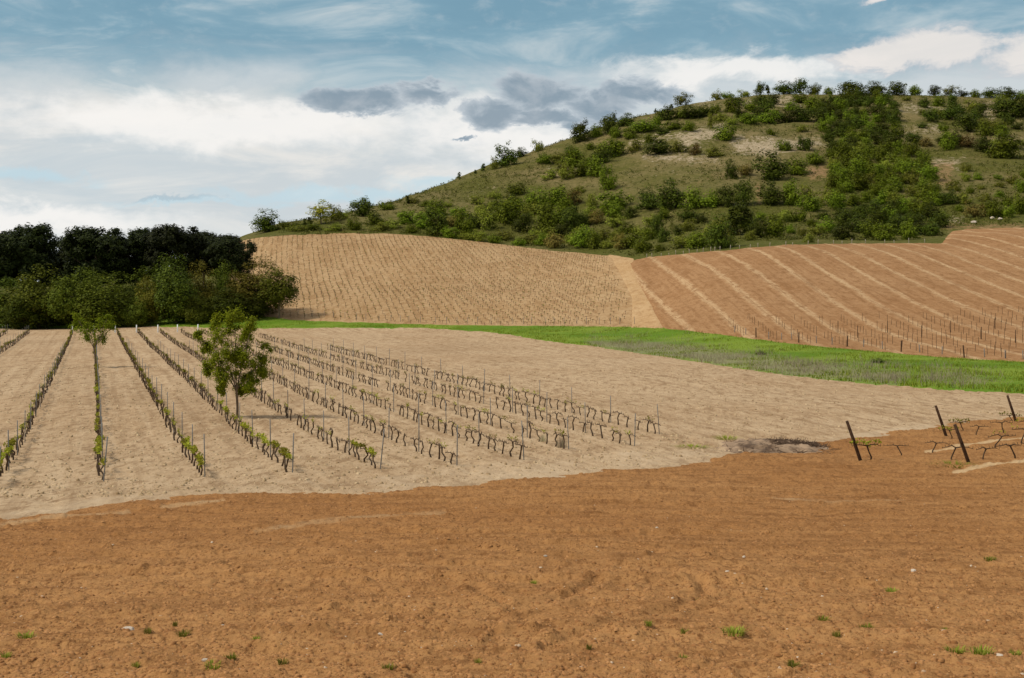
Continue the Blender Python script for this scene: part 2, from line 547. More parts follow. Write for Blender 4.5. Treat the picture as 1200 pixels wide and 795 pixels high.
def soil_mat(name, base, dark, light, pale, row=None, clod=1.0, stripes=None, grain=None, drill=False):
    m, t = new_mat(name)
    pos = t.node('ShaderNodeNewGeometry').outputs['Position']
    n1 = t.noise(pos, 0.06, 3, 0.5)
    n2 = t.noise(pos, 0.9, 5, 0.65)
    n3 = t.noise(pos, 7.0, 5, 0.7)
    n4 = t.noise(pos, 28.0, 3, 0.7)
    c = t.mix(t.smooth(n1, 0.35, 0.65), base, t.mix(0.5, base, light))
    c = t.mix(t.math('MULTIPLY', t.smooth(n2, 0.45, 0.75), 0.55), c, dark)
    c = t.mix(t.math('MULTIPLY', t.smooth(n3, 0.52, 0.8), 0.5 * clod), c, light)
    c = t.mix(t.math('MULTIPLY', t.smooth(n3, 0.46, 0.25), 0.55 * clod), c, dark)
    c = t.mix(t.math('MULTIPLY', t.smooth(n4, 0.62, 0.75), 0.35 * clod), c, pale)
    if row:
        # fine tillage lines that run with the rows
        ang, s = row
        v = t.vmap(pos, (1, 1, 0), (0, 0, 0), (0, 0, ang))
        v2 = t.vmap(v, (s, 0.035, 1))
        nr = t.noise(v2, 1.0, 4, 0.6)
        c = t.mix(t.math('MULTIPLY', t.smooth(nr, 0.50, 0.66), 0.5), c, light)
        c = t.mix(t.math('MULTIPLY', t.smooth(nr, 0.49, 0.34), 0.5), c, dark)
    if stripes:
        ang, x0, per, width = stripes
        v = t.vmap(pos, (1, 1, 0), (0, 0, 0), (0, 0, ang))
        sp = t.node('ShaderNodeSeparateXYZ'); t.put(sp, 0, v)
        wob = t.math('MULTIPLY_ADD', t.noise(pos, 0.3, 5, 0.7), 2.2, -1.1)
        ph = t.math('DIVIDE', t.math('ADD', t.math('SUBTRACT', sp.outputs[0], x0), wob), per)
        fr = t.math('FRACT', ph)
        tri = t.math('ABSOLUTE', t.math('SUBTRACT', fr, 0.5))
        band = t.smooth(tri, width + 0.08, width - 0.05)
        brk = t.math('MULTIPLY', band, t.smooth(n2, 0.2, 0.5))
        c = t.mix(t.math('MULTIPLY', brk, t.math('MULTIPLY_ADD', t.noise(pos, 0.12, 3, 0.6), 0.9, 0.42)), c, pale)
        v2 = t.vmap(v, (1.5, 0.03, 1))
        nr = t.noise(v2, 1.0, 4, 0.6)
        c = t.mix(t.math('MULTIPLY', t.smooth(nr, 0.50, 0.62), 0.5), c, dark)
        c = t.mix(t.math('MULTIPLY', t.smooth(nr, 0.46, 0.36), 0.35), c, light)
    if grain:
        # crust, crumbs and tool scratches, drawn out in depth; dark flecks paint in clod shadows
        gx, gy = grain
        g1 = t.noise(t.vmap(pos, (gx, gy, gx)), 1.0, 6, 0.75, 0.4)
        c = t.mix(t.math('MULTIPLY', t.smooth(g1, 0.49, 0.38), 0.75), c, dark)
        c = t.mix(t.math('MULTIPLY', t.smooth(g1, 0.52, 0.63), 0.6), c, light)
        g3 = t.noise(t.vmap(pos, (gx * 3.4, gy * 3.0, gx)), 1.0, 4, 0.8)
        c = t.mix(t.math('MULTIPLY', t.smooth(g3, 0.45, 0.36), 0.8), c, dark)
        c = t.mix(t.math('MULTIPLY', t.smooth(g3, 0.58, 0.68), 0.4), c, pale)
        g2 = t.noise(t.vmap(pos, (0.05, 0.05, 0.1)), 1.0, 4, 0.6)
        c = t.mix(t.math('MULTIPLY', t.smooth(g2, 0.5, 0.3), 0.3), c, dark)
    if drill:
        # harrow passes: darker and lighter bands along each pass, and single tine lines inside them
        wv = t.node('ShaderNodeVectorMath', operation='ADD')
        t.put(wv, 0, pos); t.put(wv, 1, t.xyz(0.0, t.math('MULTIPLY_ADD', t.noise(pos, 0.10, 3, 0.5), 6.0, -3.0), 0.0))
        d1 = t.noise(t.vmap(wv.outputs[0], (0.07, 1.5, 0.3), (0, 0, 0), (0, 0, R(6))), 1.0, 4, 0.6)
        c = t.mix(t.math('MULTIPLY', t.smooth(d1, 0.47, 0.38), 0.28), c, dark)
        c = t.mix(t.math('MULTIPLY', t.smooth(d1, 0.54, 0.64), 0.3), c, light)
        d2 = t.noise(t.vmap(wv.outputs[0], (0.35, 5.0, 0.5), (0, 0, 0), (0, 0, R(6))), 1.0, 4, 0.7)
        c = t.mix(t.math('MULTIPLY', t.smooth(d2, 0.44, 0.36), 0.5), c, dark)
        d3 = t.noise(t.vmap(pos, (4.0, 9.0, 4.0)), 1.0, 6, 0.8)
        c = t.mix(t.math('MULTIPLY', t.smooth(d3, 0.44, 0.36), 0.55), c, dark)
        c = t.mix(t.math('MULTIPLY', t.smooth(d3, 0.57, 0.66), 0.35), c, light)
    if drill:
        d4 = t.noise(t.vmap(pos, (15.0, 7.0, 10.0)), 1.0, 5, 0.8)
        c = t.mix(t.math('MULTIPLY', t.smooth(d4, 0.47, 0.40), 0.75), c, dark)
        c = t.mix(t.math('MULTIPLY', t.smooth(d4, 0.58, 0.66), 0.35), c, light)
        d5 = t.noise(t.vmap(pos, (4.2, 1.0, 3.0)), 1.0, 5, 0.8)
        c = t.mix(t.math('MULTIPLY', t.smooth(d5, 0.46, 0.38), 0.55), c, dark)
        c = t.mix(t.math('MULTIPLY', t.smooth(d5, 0.58, 0.66), 0.30), c, light)
    pa = attr(t, 'pale')
    pm = t.math('MULTIPLY', t.smooth(t.math('ADD', pa, t.math('MULTIPLY_ADD', n2, 0.6, -0.3)), 0.25, 0.85), 0.8)
    c = t.mix(pm, c, pale)
    h = t.math('ADD', t.math('MULTIPLY', n2, 1.0), t.math('ADD', t.math('MULTIPLY', n3, 0.5), t.math('MULTIPLY', n4, 0.15)))
    finish(t, c, 0.95, bump(t, h, 0.55, 0.16 * clod), 0.05)
    return m


M = {}
M['tilth'] = soil_mat('red_brown_tilth', (0.292, 0.138, 0.047), (0.135, 0.056, 0.018), (0.385, 0.205, 0.080), (0.50, 0.35, 0.19), clod=0.6, drill=True)
M['sand'] = soil_mat('sandy_tilth', (0.390, 0.263, 0.150), (0.235, 0.147, 0.077), (0.485, 0.355, 0.220), (0.53, 0.405, 0.268), row=(R(-17), 1.8), clod=1.0, grain=(1.7, 0.42))
M['vinesoil'] = soil_mat('vineyard_slope_soil', (0.350, 0.220, 0.106), (0.235, 0.132, 0.057), (0.43, 0.29, 0.155), (0.48, 0.35, 0.205), row=(R(-9), 0.6), clod=1.0, grain=(0.8, 0.35))
M['stripe'] = soil_mat('striped_red_soil', (0.295, 0.156, 0.068), (0.205, 0.100, 0.040), (0.36, 0.21, 0.102), (0.47, 0.315, 0.170), stripes=(R(0), 27.2, 5.75, 0.07), clod=1.0, grain=(1.0, 0.4))
M['track'] = soil_mat('pale_track_soil', (0.41, 0.258, 0.122), (0.31, 0.182, 0.085), (0.47, 0.32, 0.175), (0.50, 0.36, 0.21), clod=0.8, grain=(0.8, 0.3))


def hill_mat():
    m, t = new_mat('dry_hill_turf')
    pos = t.node('ShaderNodeNewGeometry').outputs['Position']
    v = t.vmap(pos, (1, 0.55, 1.4))
    n1 = t.noise(v, 0.035, 4, 0.55)
    n2 = t.noise(v, 0.28, 5, 0.65)
    n3 = t.noise(v, 1.6, 4, 0.7)
    n4 = t.noise(v, 0.75, 5, 0.75)
    c = t.mix(t.smooth(n1, 0.38, 0.62), (0.092, 0.088, 0.018), (0.180, 0.140, 0.058))
    sx = t.node('ShaderNodeSeparateXYZ'); t.put(sx, 0, pos)
    c = t.mix(t.math('MULTIPLY', t.smooth(t.math('ADD', sx.outputs[2], t.math('MULTIPLY_ADD', n2, 40.0, -20.0)), 52.0, 14.0), 0.6), c, (0.070, 0.078, 0.012))
    c = t.mix(t.math('MULTIPLY', t.smooth(n2, 0.48, 0.66), 0.8), c, (0.062, 0.066, 0.010))
    c = t.mix(t.math('MULTIPLY', t.smooth(n4, 0.54, 0.72), 0.6), c, (0.27, 0.195, 0.095))
    c = t.mix(t.math('MULTIPLY', t.smooth(n4, 0.47, 0.30), 0.75), c, (0.034, 0.037, 0.007))
    c = t.mix(t.math('MULTIPLY', t.smooth(n3, 0.56, 0.72), 0.4), c, (0.27, 0.20, 0.10))
    sc = t.math('ADD', attr(t, 'pale'), t.math('MULTIPLY_ADD', n4, 2.2, -1.30))
    sc = t.math('ADD', sc, t.math('MULTIPLY_ADD', n2, 1.2, -0.6))
    c = t.mix(t.math('MULTIPLY', t.smooth(sc, 0.30, 0.75), 0.85), c, t.mix(t.smooth(n3, 0.4, 0.6), (0.30, 0.225, 0.135), (0.47, 0.38, 0.27)))
    ea = t.math('ADD', attr(t, 'earth'), t.math('MULTIPLY_ADD', n4, 2.2, -1.3))
    c = t.mix(t.math('MULTIPLY', t.smooth(ea, 0.3, 0.85), 0.7), c, (0.31, 0.18, 0.095))
    h = t.math('ADD', n2, t.math('MULTIPLY', n3, 0.6))
    finish(t, c, 0.95, bump(t, h, 0.8, 0.9), 0.05)
    return m


M['hill'] = hill_mat()


def turf_mat():
    m, t = new_mat('green_turf')
    pos = t.node('ShaderNodeNewGeometry').outputs['Position']
    n1 = t.noise(pos, 0.09, 4, 0.6)
    n2 = t.noise(t.vmap(pos, (0.5, 1, 1)), 0.8, 4, 0.65)
    c = t.mix(t.smooth(n1, 0.35, 0.62), (0.095, 0.17, 0.012), (0.16, 0.22, 0.025))
    c = t.mix(t.math('MULTIPLY', t.smooth(n2, 0.5, 0.75), 0.5), c, (0.06, 0.10, 0.012))
    c = t.mix(t.math('MULTIPLY', t.smooth(t.math('ADD', attr(t, 'pale'), t.math('MULTIPLY_ADD', n2, 0.9, -0.45)), 0.3, 0.75), 0.75), c, (0.22, 0.19, 0.115))
    finish(t, c, 0.9, bump(t, n2, 0.5, 0.3), 0.05)
    return m


M['turf'] = turf_mat()
M['oak'] = foliage('holm_oak_leaf', [(0.030, 0.041, 0.004), (0.056, 0.072, 0.006), (0.105, 0.125, 0.011)])
M['bushleaf'] = foliage('shrub_leaf', [(0.062, 0.084, 0.004), (0.112, 0.145, 0.007), (0.185, 0.220, 0.014)])
M['lightleaf'] = foliage('pale_shrub_leaf', [(0.105, 0.118, 0.010), (0.165, 0.180, 0.016), (0.235, 0.235, 0.030)])
M['groveleaf'] = foliage('grove_leaf', [(0.046, 0.058, 0.004), (0.085, 0.102, 0.007), (0.145, 0.160, 0.014)], var=0.35)
M['yelleaf'] = foliage('yellow_green_leaf', [(0.19, 0.20, 0.014), (0.30, 0.29, 0.022), (0.38, 0.35, 0.04)])
M['rustleaf'] = foliage('rusty_leaf', [(0.10, 0.072, 0.016), (0.15, 0.100, 0.022), (0.17, 0.135, 0.03)])
M['pineleaf'] = foliage('stone_pine_needles', [(0.008, 0.011, 0.002), (0.014, 0.018, 0.003), (0.027, 0.032, 0.005)], 0.04)
M['youngleaf'] = foliage('young_walnut_leaf', [(0.090, 0.135, 0.005), (0.165, 0.215, 0.009), (0.29, 0.33, 0.020)], 0.45, var=0.0)
M['vineleaf'] = foliage('vine_shoot_leaf', [(0.16, 0.17, 0.012), (0.25, 0.25, 0.02), (0.34, 0.31, 0.035)], 0.3)
M['grassblade'] = foliage('grass_blade', [(0.11, 0.145, 0.010), (0.17, 0.205, 0.016), (0.26, 0.265, 0.034)], 0.3)
M['dryblade'] = foliage('dry_weed_stem', [(0.36, 0.29, 0.19), (0.46, 0.38, 0.27), (0.32, 0.32, 0.13)], 0.3)
M['weed'] = foliage('weed_leaf', [(0.15, 0.175, 0.016), (0.24, 0.25, 0.03), (0.33, 0.31, 0.06)], 0.4)
M['scrubleaf'] = foliage('scrub_leaf', [(0.05, 0.052, 0.008), (0.085, 0.088, 0.014), (0.15, 0.13, 0.03)])
M['bark'] = plain('grey_brown_bark', (0.10, 0.07, 0.045), (0.19, 0.14, 0.09), 6.0, stretch=(2, 2, 0.5), bmp=0.6)
M['vinewood'] = plain('dark_vine_wood', (0.040, 0.025, 0.014), (0.110, 0.070, 0.040), 22.0, stretch=(2, 2, 0.6), bmp=0.7)
M['stake'] = plain('weathered_steel_stake', (0.11, 0.105, 0.095), (0.21, 0.20, 0.18), 9.0, 0.6)
M['whitepost'] = plain('whitewashed_post', (0.62, 0.61, 0.57), (0.78, 0.77, 0.73), 5.0)
M['darkwood'] = plain('dark_weathered_wood', (0.030, 0.016, 0.009), (0.085, 0.044, 0.022), 10.0, stretch=(3, 3, 0.4), bmp=0.6)
M['palewood'] = plain('pale_fence_wood', (0.20, 0.165, 0.115), (0.36, 0.31, 0.23), 6.0, stretch=(3, 3, 0.4))
M['rock'] = plain('limestone', (0.40, 0.32, 0.24), (0.58, 0.50, 0.41), 9.0, bmp=0.6)
M['clod'] = plain('soil_clod', (0.22, 0.095, 0.030), (0.38, 0.19, 0.072), 3.0, bmp=0.5)
M['palestone'] = plain('small_pale_stone', (0.38, 0.25, 0.15), (0.56, 0.45, 0.33), 2.0, bmp=0.4)
M['sandclod'] = plain('sandy_clod', (0.22, 0.14, 0.065), (0.50, 0.37, 0.22), 1.5, bmp=0.4)
M['ash'] = plain('grey_ash', (0.070, 0.040, 0.022), (0.33, 0.225, 0.14), 1.1, bmp=0.7)
M['charred'] = plain('charred_twigs', (0.050, 0.030, 0.018), (0.15, 0.095, 0.06), 4.0)

# ================================================================== ground zones, drawn as outlines on the land
FORE_TOP = [(-1200, 640), (-300, 628), (-60, 617), (0, 611), (60, 603), (110, 594), (200, 585), (300, 580), (380, 582), (430, 583), (480, 577), (600, 563), (700, 554),
            (760, 550), (810, 543), (850, 533), (885, 524), (960, 520), (1000, 512), (1050, 505), (1100, 498), (1150, 492), (1200, 487), (1300, 478), (2400, 455)]
GRASS_TOP = [(-1200, 370), (290, 372), (320, 373), (350, 377), (430, 380), (520, 383), (600, 384), (700, 384.4), (770, 385.5), (800, 388), (850, 393), (900, 400), (950, 406),
             (1000, 411), (1100, 419), (1200, 425.5), (1400, 438), (2400, 440)]
GRASS_BOT = [(-1200, 382), (0, 382.6), (330, 384.3), (420, 384.6), (500, 385.4), (560, 388.5), (620, 396), (700, 407), (800, 421.5), (900, 437), (1000, 448), (1100, 456), (1200, 463),
             (1400, 478), (2400, 480)]


def interp_line(line, x):
    a = np.array(line, float)
    return np.interp(x, a[:, 0], a[:, 1])


def poly_sd(px, py, poly):
    """signed distance (inside positive) to a polygon, in outline units"""
    poly = np.array(poly, float)
    shp = px.shape
    x = px.ravel(); y = py.ravel()
    inside = np.zeros(x.shape, bool)
    d2 = np.full(x.shape, 1e12)
    for i in range(len(poly)):
        a = poly[i]; b = poly[(i + 1) % len(poly)]
        e = b - a
        t = np.clip(((x - a[0]) * e[0] + (y - a[1]) * e[1]) / (e @ e + 1e-9), 0, 1)
        d2 = np.minimum(d2, (x - a[0] - t * e[0]) ** 2 + (y - a[1] - t * e[1]) ** 2)
        c = ((a[1] <= y) & (b[1] > y)) | ((b[1] <= y) & (a[1] > y))
        with np.errstate(divide='ignore', invalid='ignore'):
            xi = a[0] + (y - a[1]) * (b[0] - a[0]) / (b[1] - a[1])
        inside ^= c & (x < xi)
    d = np.sqrt(d2)
    return np.where(inside, d, -d).reshape(shp)


def pyof(px, D):
    return HY - F * Z(px, D) / D


def pysmooth(px, D):
    return HY - F * Zc(px, D) / D


def grid(cols, deps):
    c, d = np.meshgrid(np.asarray(cols, float), np.asarray(deps, float))
    return c, d


def grid_quads(nr, nc):
    i = np.arange(nr - 1)[:, None] * nc + np.arange(nc - 1)[None, :]
    return np.stack([i, i + 1, i + 1 + nc, i + nc], -1).reshape(-1, 4)


def sheet(name, mat, cols, deps, lift, margin, attrs=None, rel=None):
    """a soil sheet lying on the land; lift(px,py,D,X) gives its rise in metres, negative past its edge"""
    c, d = grid(cols, deps)
    X = (c - HX) * d / F
    z0 = Z(c, d)
    py = pysmooth(c, d)
    l = lift(c, py, d, X)
    z = z0 + np.maximum(l, -margin)
    V = np.stack([X, d, z + CAMZ], -1).reshape(-1, 3)
    q = grid_quads(*c.shape)
    keep = (l.ravel()[q] > -margin).any(1)
    q = q[keep]
    used = np.zeros(len(V), bool); used[q.ravel()] = True
    remap = np.cumsum(used) - 1
    q = remap[q]
    at = {}
    for k, f in (attrs or {}).items():
        at[k] = f(c, py, d, X).reshape(-1)[used]
    me = mesh_np(name, V[used], q, None, mat, True, at)
    return tag(link(name, me), kind='structure')


# depth lines chosen so that their picture spacing stays near one unit
def depth_lines(px, d0, d1, step):
    D = np.arange(d0, d1, 0.05)
    y = HY - F * Zc(np.full_like(D, px), D) / D
    s = np.concatenate([[0], np.cumsum(np.maximum(np.abs(np.diff(y)), 0.05 * 0.4))])
    return np.interp(np.arange(0, s[-1], step), s, D)


cols_main = np.concatenate([np.arange(-1200, -160, 26), np.arange(-160, 1360, 2.0), np.arange(1360, 2401, 26)])
SCREE = [([(855, 163), (960, 160), (968, 172), (900, 184), (860, 178)], 1.0), ([(790, 160), (850, 146), (850, 158), (800, 176)], 1.0),
         ([(735, 166), (785, 158), (790, 164), (735, 172)], 0.9), ([(750, 186), (840, 180), (845, 188), (755, 193)], 0.9),
         ([(862, 119), (880, 116), (885, 126), (864, 127)], 0.9), ([(905, 113), (940, 113), (938, 124), (908, 126)], 1.0),
         ([(1052, 121), (1110, 121), (1112, 132), (1055, 133)], 0.8), ([(1055, 145), (1105, 140), (1108, 165), (1058, 165)], 0.62),
         ([(1140, 126), (1165, 120), (1168, 140), (1140, 138)], 0.8), ([(800, 116), (830, 116), (845, 128), (810, 128)], 0.7),
         ([(1088, 186), (1130, 182), (1125, 200), (1090, 200)], 0.75), ([(1090, 256), (1130, 254), (1128, 262), (1094, 264)], 0.8),
         ([(640, 195), (680, 190), (684, 202), (640, 206)], 0.7), ([(540, 226), (575, 214), (600, 218), (540, 236)], 0.45),
         ([(720, 200), (850, 196), (850, 208), (730, 216)], 0.35), ([(1150, 160), (1200, 160), (1200, 172), (1150, 170)], 0.6)]
EARTH = [([(944, 194), (972, 192), (970, 212), (948, 214)], 1.0), ([(1090, 190), (1120, 188), (1118, 222), (1092, 222)], 0.8), ([(885, 214), (893, 214), (893, 240), (886, 240)], 1.0),
         ([(380, 262), (450, 270), (480, 275), (380, 275)], 0.6), ([(1100, 262), (1200, 262), (1200, 270), (1100, 270)], 1.0), ([(925, 112), (952, 113), (948, 120), (925, 120)], 0.7),
         ([(800, 216), (860, 190), (870, 200), (810, 230)], 0.5)]


def soft_polys(polys, w):
    def f(c, py, d, X):
        o = np.zeros(c.shape)
        for p, a in polys:
            o = np.maximum(o, a * sstep(poly_sd(c, py, p), -w * 2.0, w * 1.6))
        return o
    return f


deps_hill = np.concatenate([np.arange(2, 40, 2.0), np.arange(40, 200, 4.0), np.arange(200, 330, 1.5), np.arange(330, 700, 1.0), [702, 720, 760, 850, 1000, 1400, 2200, 4000, 8000]])
base = sheet('hillside', M['hill'], cols_main, deps_hill, lambda c, p, d, X: np.zeros(c.shape), 1.0,
             {'pale': soft_polys(SCREE, 7), 'earth': soft_polys(EARTH, 6)})

edge_noise = lambda X, d, s, seed: fbm(X / s, d / s, seed, 4, 0.6)


def lift_sand(c, py, d, X):
    a = py - interp_line(GRASS_BOT, c) + 3.0                        # below the grass edge
    n = edge_noise(X, d, 3, 31)
    v = np.minimum(0.10, a * 0.03) + n * 0.02
    q = X + 0.307 * d
    near = 1 - sstep(d, 110, 170)
    rough = vnoise(q * 1.5, d * 0.05, 32) * 0.030 + vnoise(q * 0.6, d * 0.03, 34) * 0.03 + fbm(X * 1.9, d * 0.8, 33, 3, 0.65) * 0.070
    rough += np.maximum(0, fbm(X * 0.9, d * 1.1, 35, 3) - 0.1) * 0.12
    v = v + rough * (0.35 + 0.65 * near)
    under = py - interp_line(FORE_TOP, c)                           # dives under the tilth
    return np.minimum(v, 0.10 - np.clip(under, 0, 60) * 0.02)


def sand_pale(c, py, d, X):
    ft = interp_line(FORE_TOP, c)
    a = ft - py                                                     # picture distance above the brown field
    wdt = np.interp(c, [0, 350, 450, 600, 760, 850, 900], [10, 16, 34, 44, 40, 14, 5])
    o = 1.0 * sstep(a, wdt, wdt * 0.35)
    return o * (0.42 + 0.25 * fbm(X / 3, d / 5, 88, 3))


cols_f = np.concatenate([np.arange(-700, -160, 20), np.arange(-160, 1360, 2.0), np.arange(1360, 1900, 20)])
sheet('sandy_field', M['sand'], cols_f, depth_lines(400, 30, 245, 1.0), lift_sand, 0.25, {'pale': sand_pale})


def lift_grass(c, py, d, X):
    a = np.minimum(py - interp_line(GRASS_TOP, c), interp_line(GRASS_BOT, c) - py)
    n = edge_noise(X, d, 2.2, 41)
    return np.clip(a * 0.045 + n * 0.07 + 0.13, -1, 0.2)


DRY = [([(690, 402), (760, 402), (860, 416), (960, 430), (1060, 441), (1050, 449), (940, 441), (820, 424), (700, 407)], 1.0), ([(740, 398), (800, 399), (850, 408), (770, 405)], 0.6),
       ([(1080, 438), (1120, 430), (1170, 446), (1150, 456), (1080, 452)], 0.55)]
sheet('grass_strip', M['turf'], cols_f, depth_lines(900, 85, 215, 1.0).tolist() + np.arange(215, 262, 1.2).tolist(), lift_grass, 0.2,
      {'pale': soft_polys(DRY, 8)})

VINE_POLY = [(270, 281), (300, 279), (330, 277), (400, 274.5), (450, 275), (500, 277.5), (560, 283), (600, 288), (660, 295.5), (724, 301.5), (728, 310), (735, 330), (745, 350), (750, 386), (600, 386), (520, 384),
             (430, 380), (350, 376), (300, 372), (272, 370)]
STRIPE_POLY = [(733, 307), (760, 301), (800, 297), (860, 292), (920, 287.5), (1000, 285.5), (1104, 284.3), (1110, 277), (1116, 271), (1135, 268.6), (1200, 267), (1500, 262), (1900, 262), (1900, 446), (1400, 440), (1200, 426), (1100, 420), (1000, 412),
               (900, 401), (850, 394), (800, 389), (775, 385), (757, 352), (745, 331)]
TRACK_POLY = [(712, 299), (742, 303), (750, 330), (762, 352), (780, 388), (738, 388), (738, 350), (728, 330), (718, 312)]


def lift_poly(poly, top, seed, w=0.05):
    def f(c, py, d, X):
        sd = poly_sd(c, py, poly)
        n = edge_noise(X, d, 4, seed)
        return np.clip(sd * w + n * 0.05, -1, top)
    return f


zero = lambda c, p, d, X: np.zeros(c.shape)
deps_mid = np.arange(150, 420, 1.0)
sheet('vineyard_slope', M['vinesoil'], np.arange(230, 780, 2.0), deps_mid, lift_poly(VINE_POLY, 0.14, 51), 0.2, {'pale': zero})
sheet('striped_field', M['stripe'], np.concatenate([np.arange(715, 1360, 2.0), np.arange(1360, 1920, 20)]), np.arange(115, 340, 0.9),
      lift_poly(STRIPE_POLY, 0.22, 52), 0.2, {'pale': zero})
sheet('dirt_track', M['track'], np.arange(700, 800, 2.0), deps_mid, lift_poly(TRACK_POLY, 0.18, 53), 0.2, {'pale': zero})

# ---- the near ploughed field, with real clods and tool marks
PALE_LINES = [([(1085, 531), (1130, 524), (1200, 513), (1260, 505)], 2.8, 0.75), ([(1118, 556), (1150, 550), (1200, 544), (1280, 534)], 3.2, 0.8), ([(190, 600), (225, 595), (262, 592)], 4, 0.55),
              ([(0, 622), (60, 612), (150, 604)], 5, 0.5), ([(300, 628), (420, 612), (520, 606)], 6, 0.45), ([(905, 588), (980, 592), (1060, 590)], 3, 0.45)]


def line_d(px, py, line):
    d2 = np.full(px.shape, 1e9)
    for a, b in zip(line[:-1], line[1:]):
        a = np.array(a, float); b = np.array(b, float); e = b - a
        t = np.clip(((px - a[0]) * e[0] + (py - a[1]) * e[1]) / (e @ e), 0, 1)
        d2 = np.minimum(d2, (px - a[0] - t * e[0]) ** 2 + ((py - a[1] - t * e[1]) * 1.6) ** 2)
    return np.sqrt(d2)


def fore_pale(c, py, d, X):
    o = np.zeros(c.shape)
    for l, wd, a in PALE_LINES:
        o = np.maximum(o, a * sstep(line_d(c, py, l), wd * 1.6, wd * 0.3))
    return o


ARCS = [[(640, 770), (720, 745), (790, 725), (826, 708), (822, 692), (790, 678), (730, 676)], [(560, 700), (600, 722), (660, 712), (700, 690)]]


def lift_fore(c, py, d, X):
    a = py - interp_line(FORE_TOP, c)
    n = edge_noise(X, d, 1.6, 61)
    body = np.clip(a * 0.018 + n * 0.06 + 0.02, -1, 0.12)
    # furrows of the harrow, slightly swung across the field
    wob = fbm(X / 9, d / 9, 62, 3) * 1.3
    f = (d + 0.10 * X + 0.006 * X * X * 0.3 + wob)
    fur = vnoise(f * 2.6, X * 0.10, 63) * 0.030 + vnoise(f * 1.1, X * 0.05, 64) * 0.050
    cl = fbm(X * 4.2, d * 4.2, 65, 4, 0.62)
    cl = np.sign(cl) * np.abs(cl) ** 0.8 * 0.036
    big = fbm(X * 1.1, d * 1.1, 66, 2) * 0.03
    cl = cl + vnoise(X * 10, d * 10, 89) * 0.010
    ridge = np.maximum(0, fbm(X * 2.4, d * 2.4, 67, 3) - 0.3) * 0.14
    tr = np.zeros(c.shape)
    for l in ARCS:
        q = line_d(c, py, l)
        tr += -0.05 * np.exp(-(q / 6) ** 2) + 0.03 * np.exp(-((q - 13) / 6) ** 2)
    amp = sstep(body, -0.05, 0.08)
    return body + (fur + cl + big + ridge + tr) * amp


sheet('ploughed_field', M['tilth'], np.concatenate([np.arange(-700, -170, 10), np.arange(-170, 1370, 1.3), np.arange(1370, 1900, 10)]),
      depth_lines(600, 6, 14, 3).tolist() + depth_lines(600, 14.2, 95, 0.8).tolist(), lift_fore, 0.15, {'pale': fore_pale})


def fz(X, Y):
    """surface of the ploughed field under a world point"""
    c = HX + F * X / Y
    c = np.asarray(c, float); d = np.asarray(Y, float)
    return Z(c, d) + np.maximum(lift_fore(c, pysmooth(c, d), d, np.asarray(X, float)), -0.02) + CAMZ


#@@OBJECTS
# ================================================================== vegetation prototypes
ORD = ("first second third fourth fifth sixth seventh eighth ninth tenth eleventh twelfth thirteenth fourteenth fifteenth sixteenth seventeenth "
       "eighteenth nineteenth twentieth twenty-first twenty-second twenty-third twenty-fourth twenty-fifth twenty-sixth twenty-seventh twenty-eighth "
       "twenty-ninth thirtieth thirty-first thirty-second thirty-third thirty-fourth thirty-fifth thirty-sixth thirty-seventh thirty-eighth thirty-ninth fortieth "
       "forty-first forty-second forty-third forty-fourth forty-fifth forty-sixth forty-seventh forty-eighth").split()
_ones = ORD[:9]
for _t, _b in (('fiftieth', 'fifty'), ('sixtieth', 'sixty'), ('seventieth', 'seventy')):
    if _b == 'fifty': ORD.append('forty-ninth')
    ORD.append(_t)
    ORD += ['%s-%s' % (_b, o) for o in _ones]


def copy_tree(o, parent=None):
    c = o.copy()
    COL.objects.link(c)
    if parent is not None:
        c.parent = parent
    for ch in o.children:
        copy_tree(ch, c)
    return c


class Proto:
    """shared meshes of one plant; place() makes a thing of its own with its own parts"""
    def __init__(self, name, parts, w, h):
        self.name, self.parts, self.w, self.h = name, parts, w, h

    def place(self, loc, w, h, rz, label, cat, group=None):
        e = empty(self.name, loc, rz)
        e.scale = (w / self.w, w / self.w, h / self.h)
        for pn, me in self.parts:
            link(pn, me, e)
        return tag(e, label, cat, group)


def trunk_mesh(rng, h, r, limbs, reach, lean=0.08, forks=1, start=0.35):
    mb = MB()
    n = 6
    wob = rng.normal(size=(n, 2)) * lean * h * 0.25
    wob[0] = 0
    zs = np.linspace(0, h, n)
    pts = np.stack([np.cumsum(wob[:, 0]) * 0.5, np.cumsum(wob[:, 1]) * 0.5, zs], 1)
    pts[0, 2] = -0.3 * min(1, h / 4)
    mb.tube(pts, np.linspace(r, r * 0.35, n), 7)
    for i in range(limbs):
        t = rng.uniform(start, 0.9)
        p = np.array([np.interp(t * h, zs, pts[:, k]) for k in range(3)])
        a = rng.uniform(0, 2 * np.pi) if limbs < 3 else i * 2 * np.pi / limbs + rng.uniform(-.5, .5)
        L = reach * rng.uniform(0.55, 1.0)
        e = p + np.array([math.cos(a) * L, math.sin(a) * L, L * rng.uniform(0.25, 0.75)])
        mid = (p + e) / 2 + np.array([0, 0, -0.08 * L]) + rng.normal(size=3) * 0.05 * L
        mb.tube([p, mid, e], [r * 0.45, r * 0.28, r * 0.1], 5)
    return mb


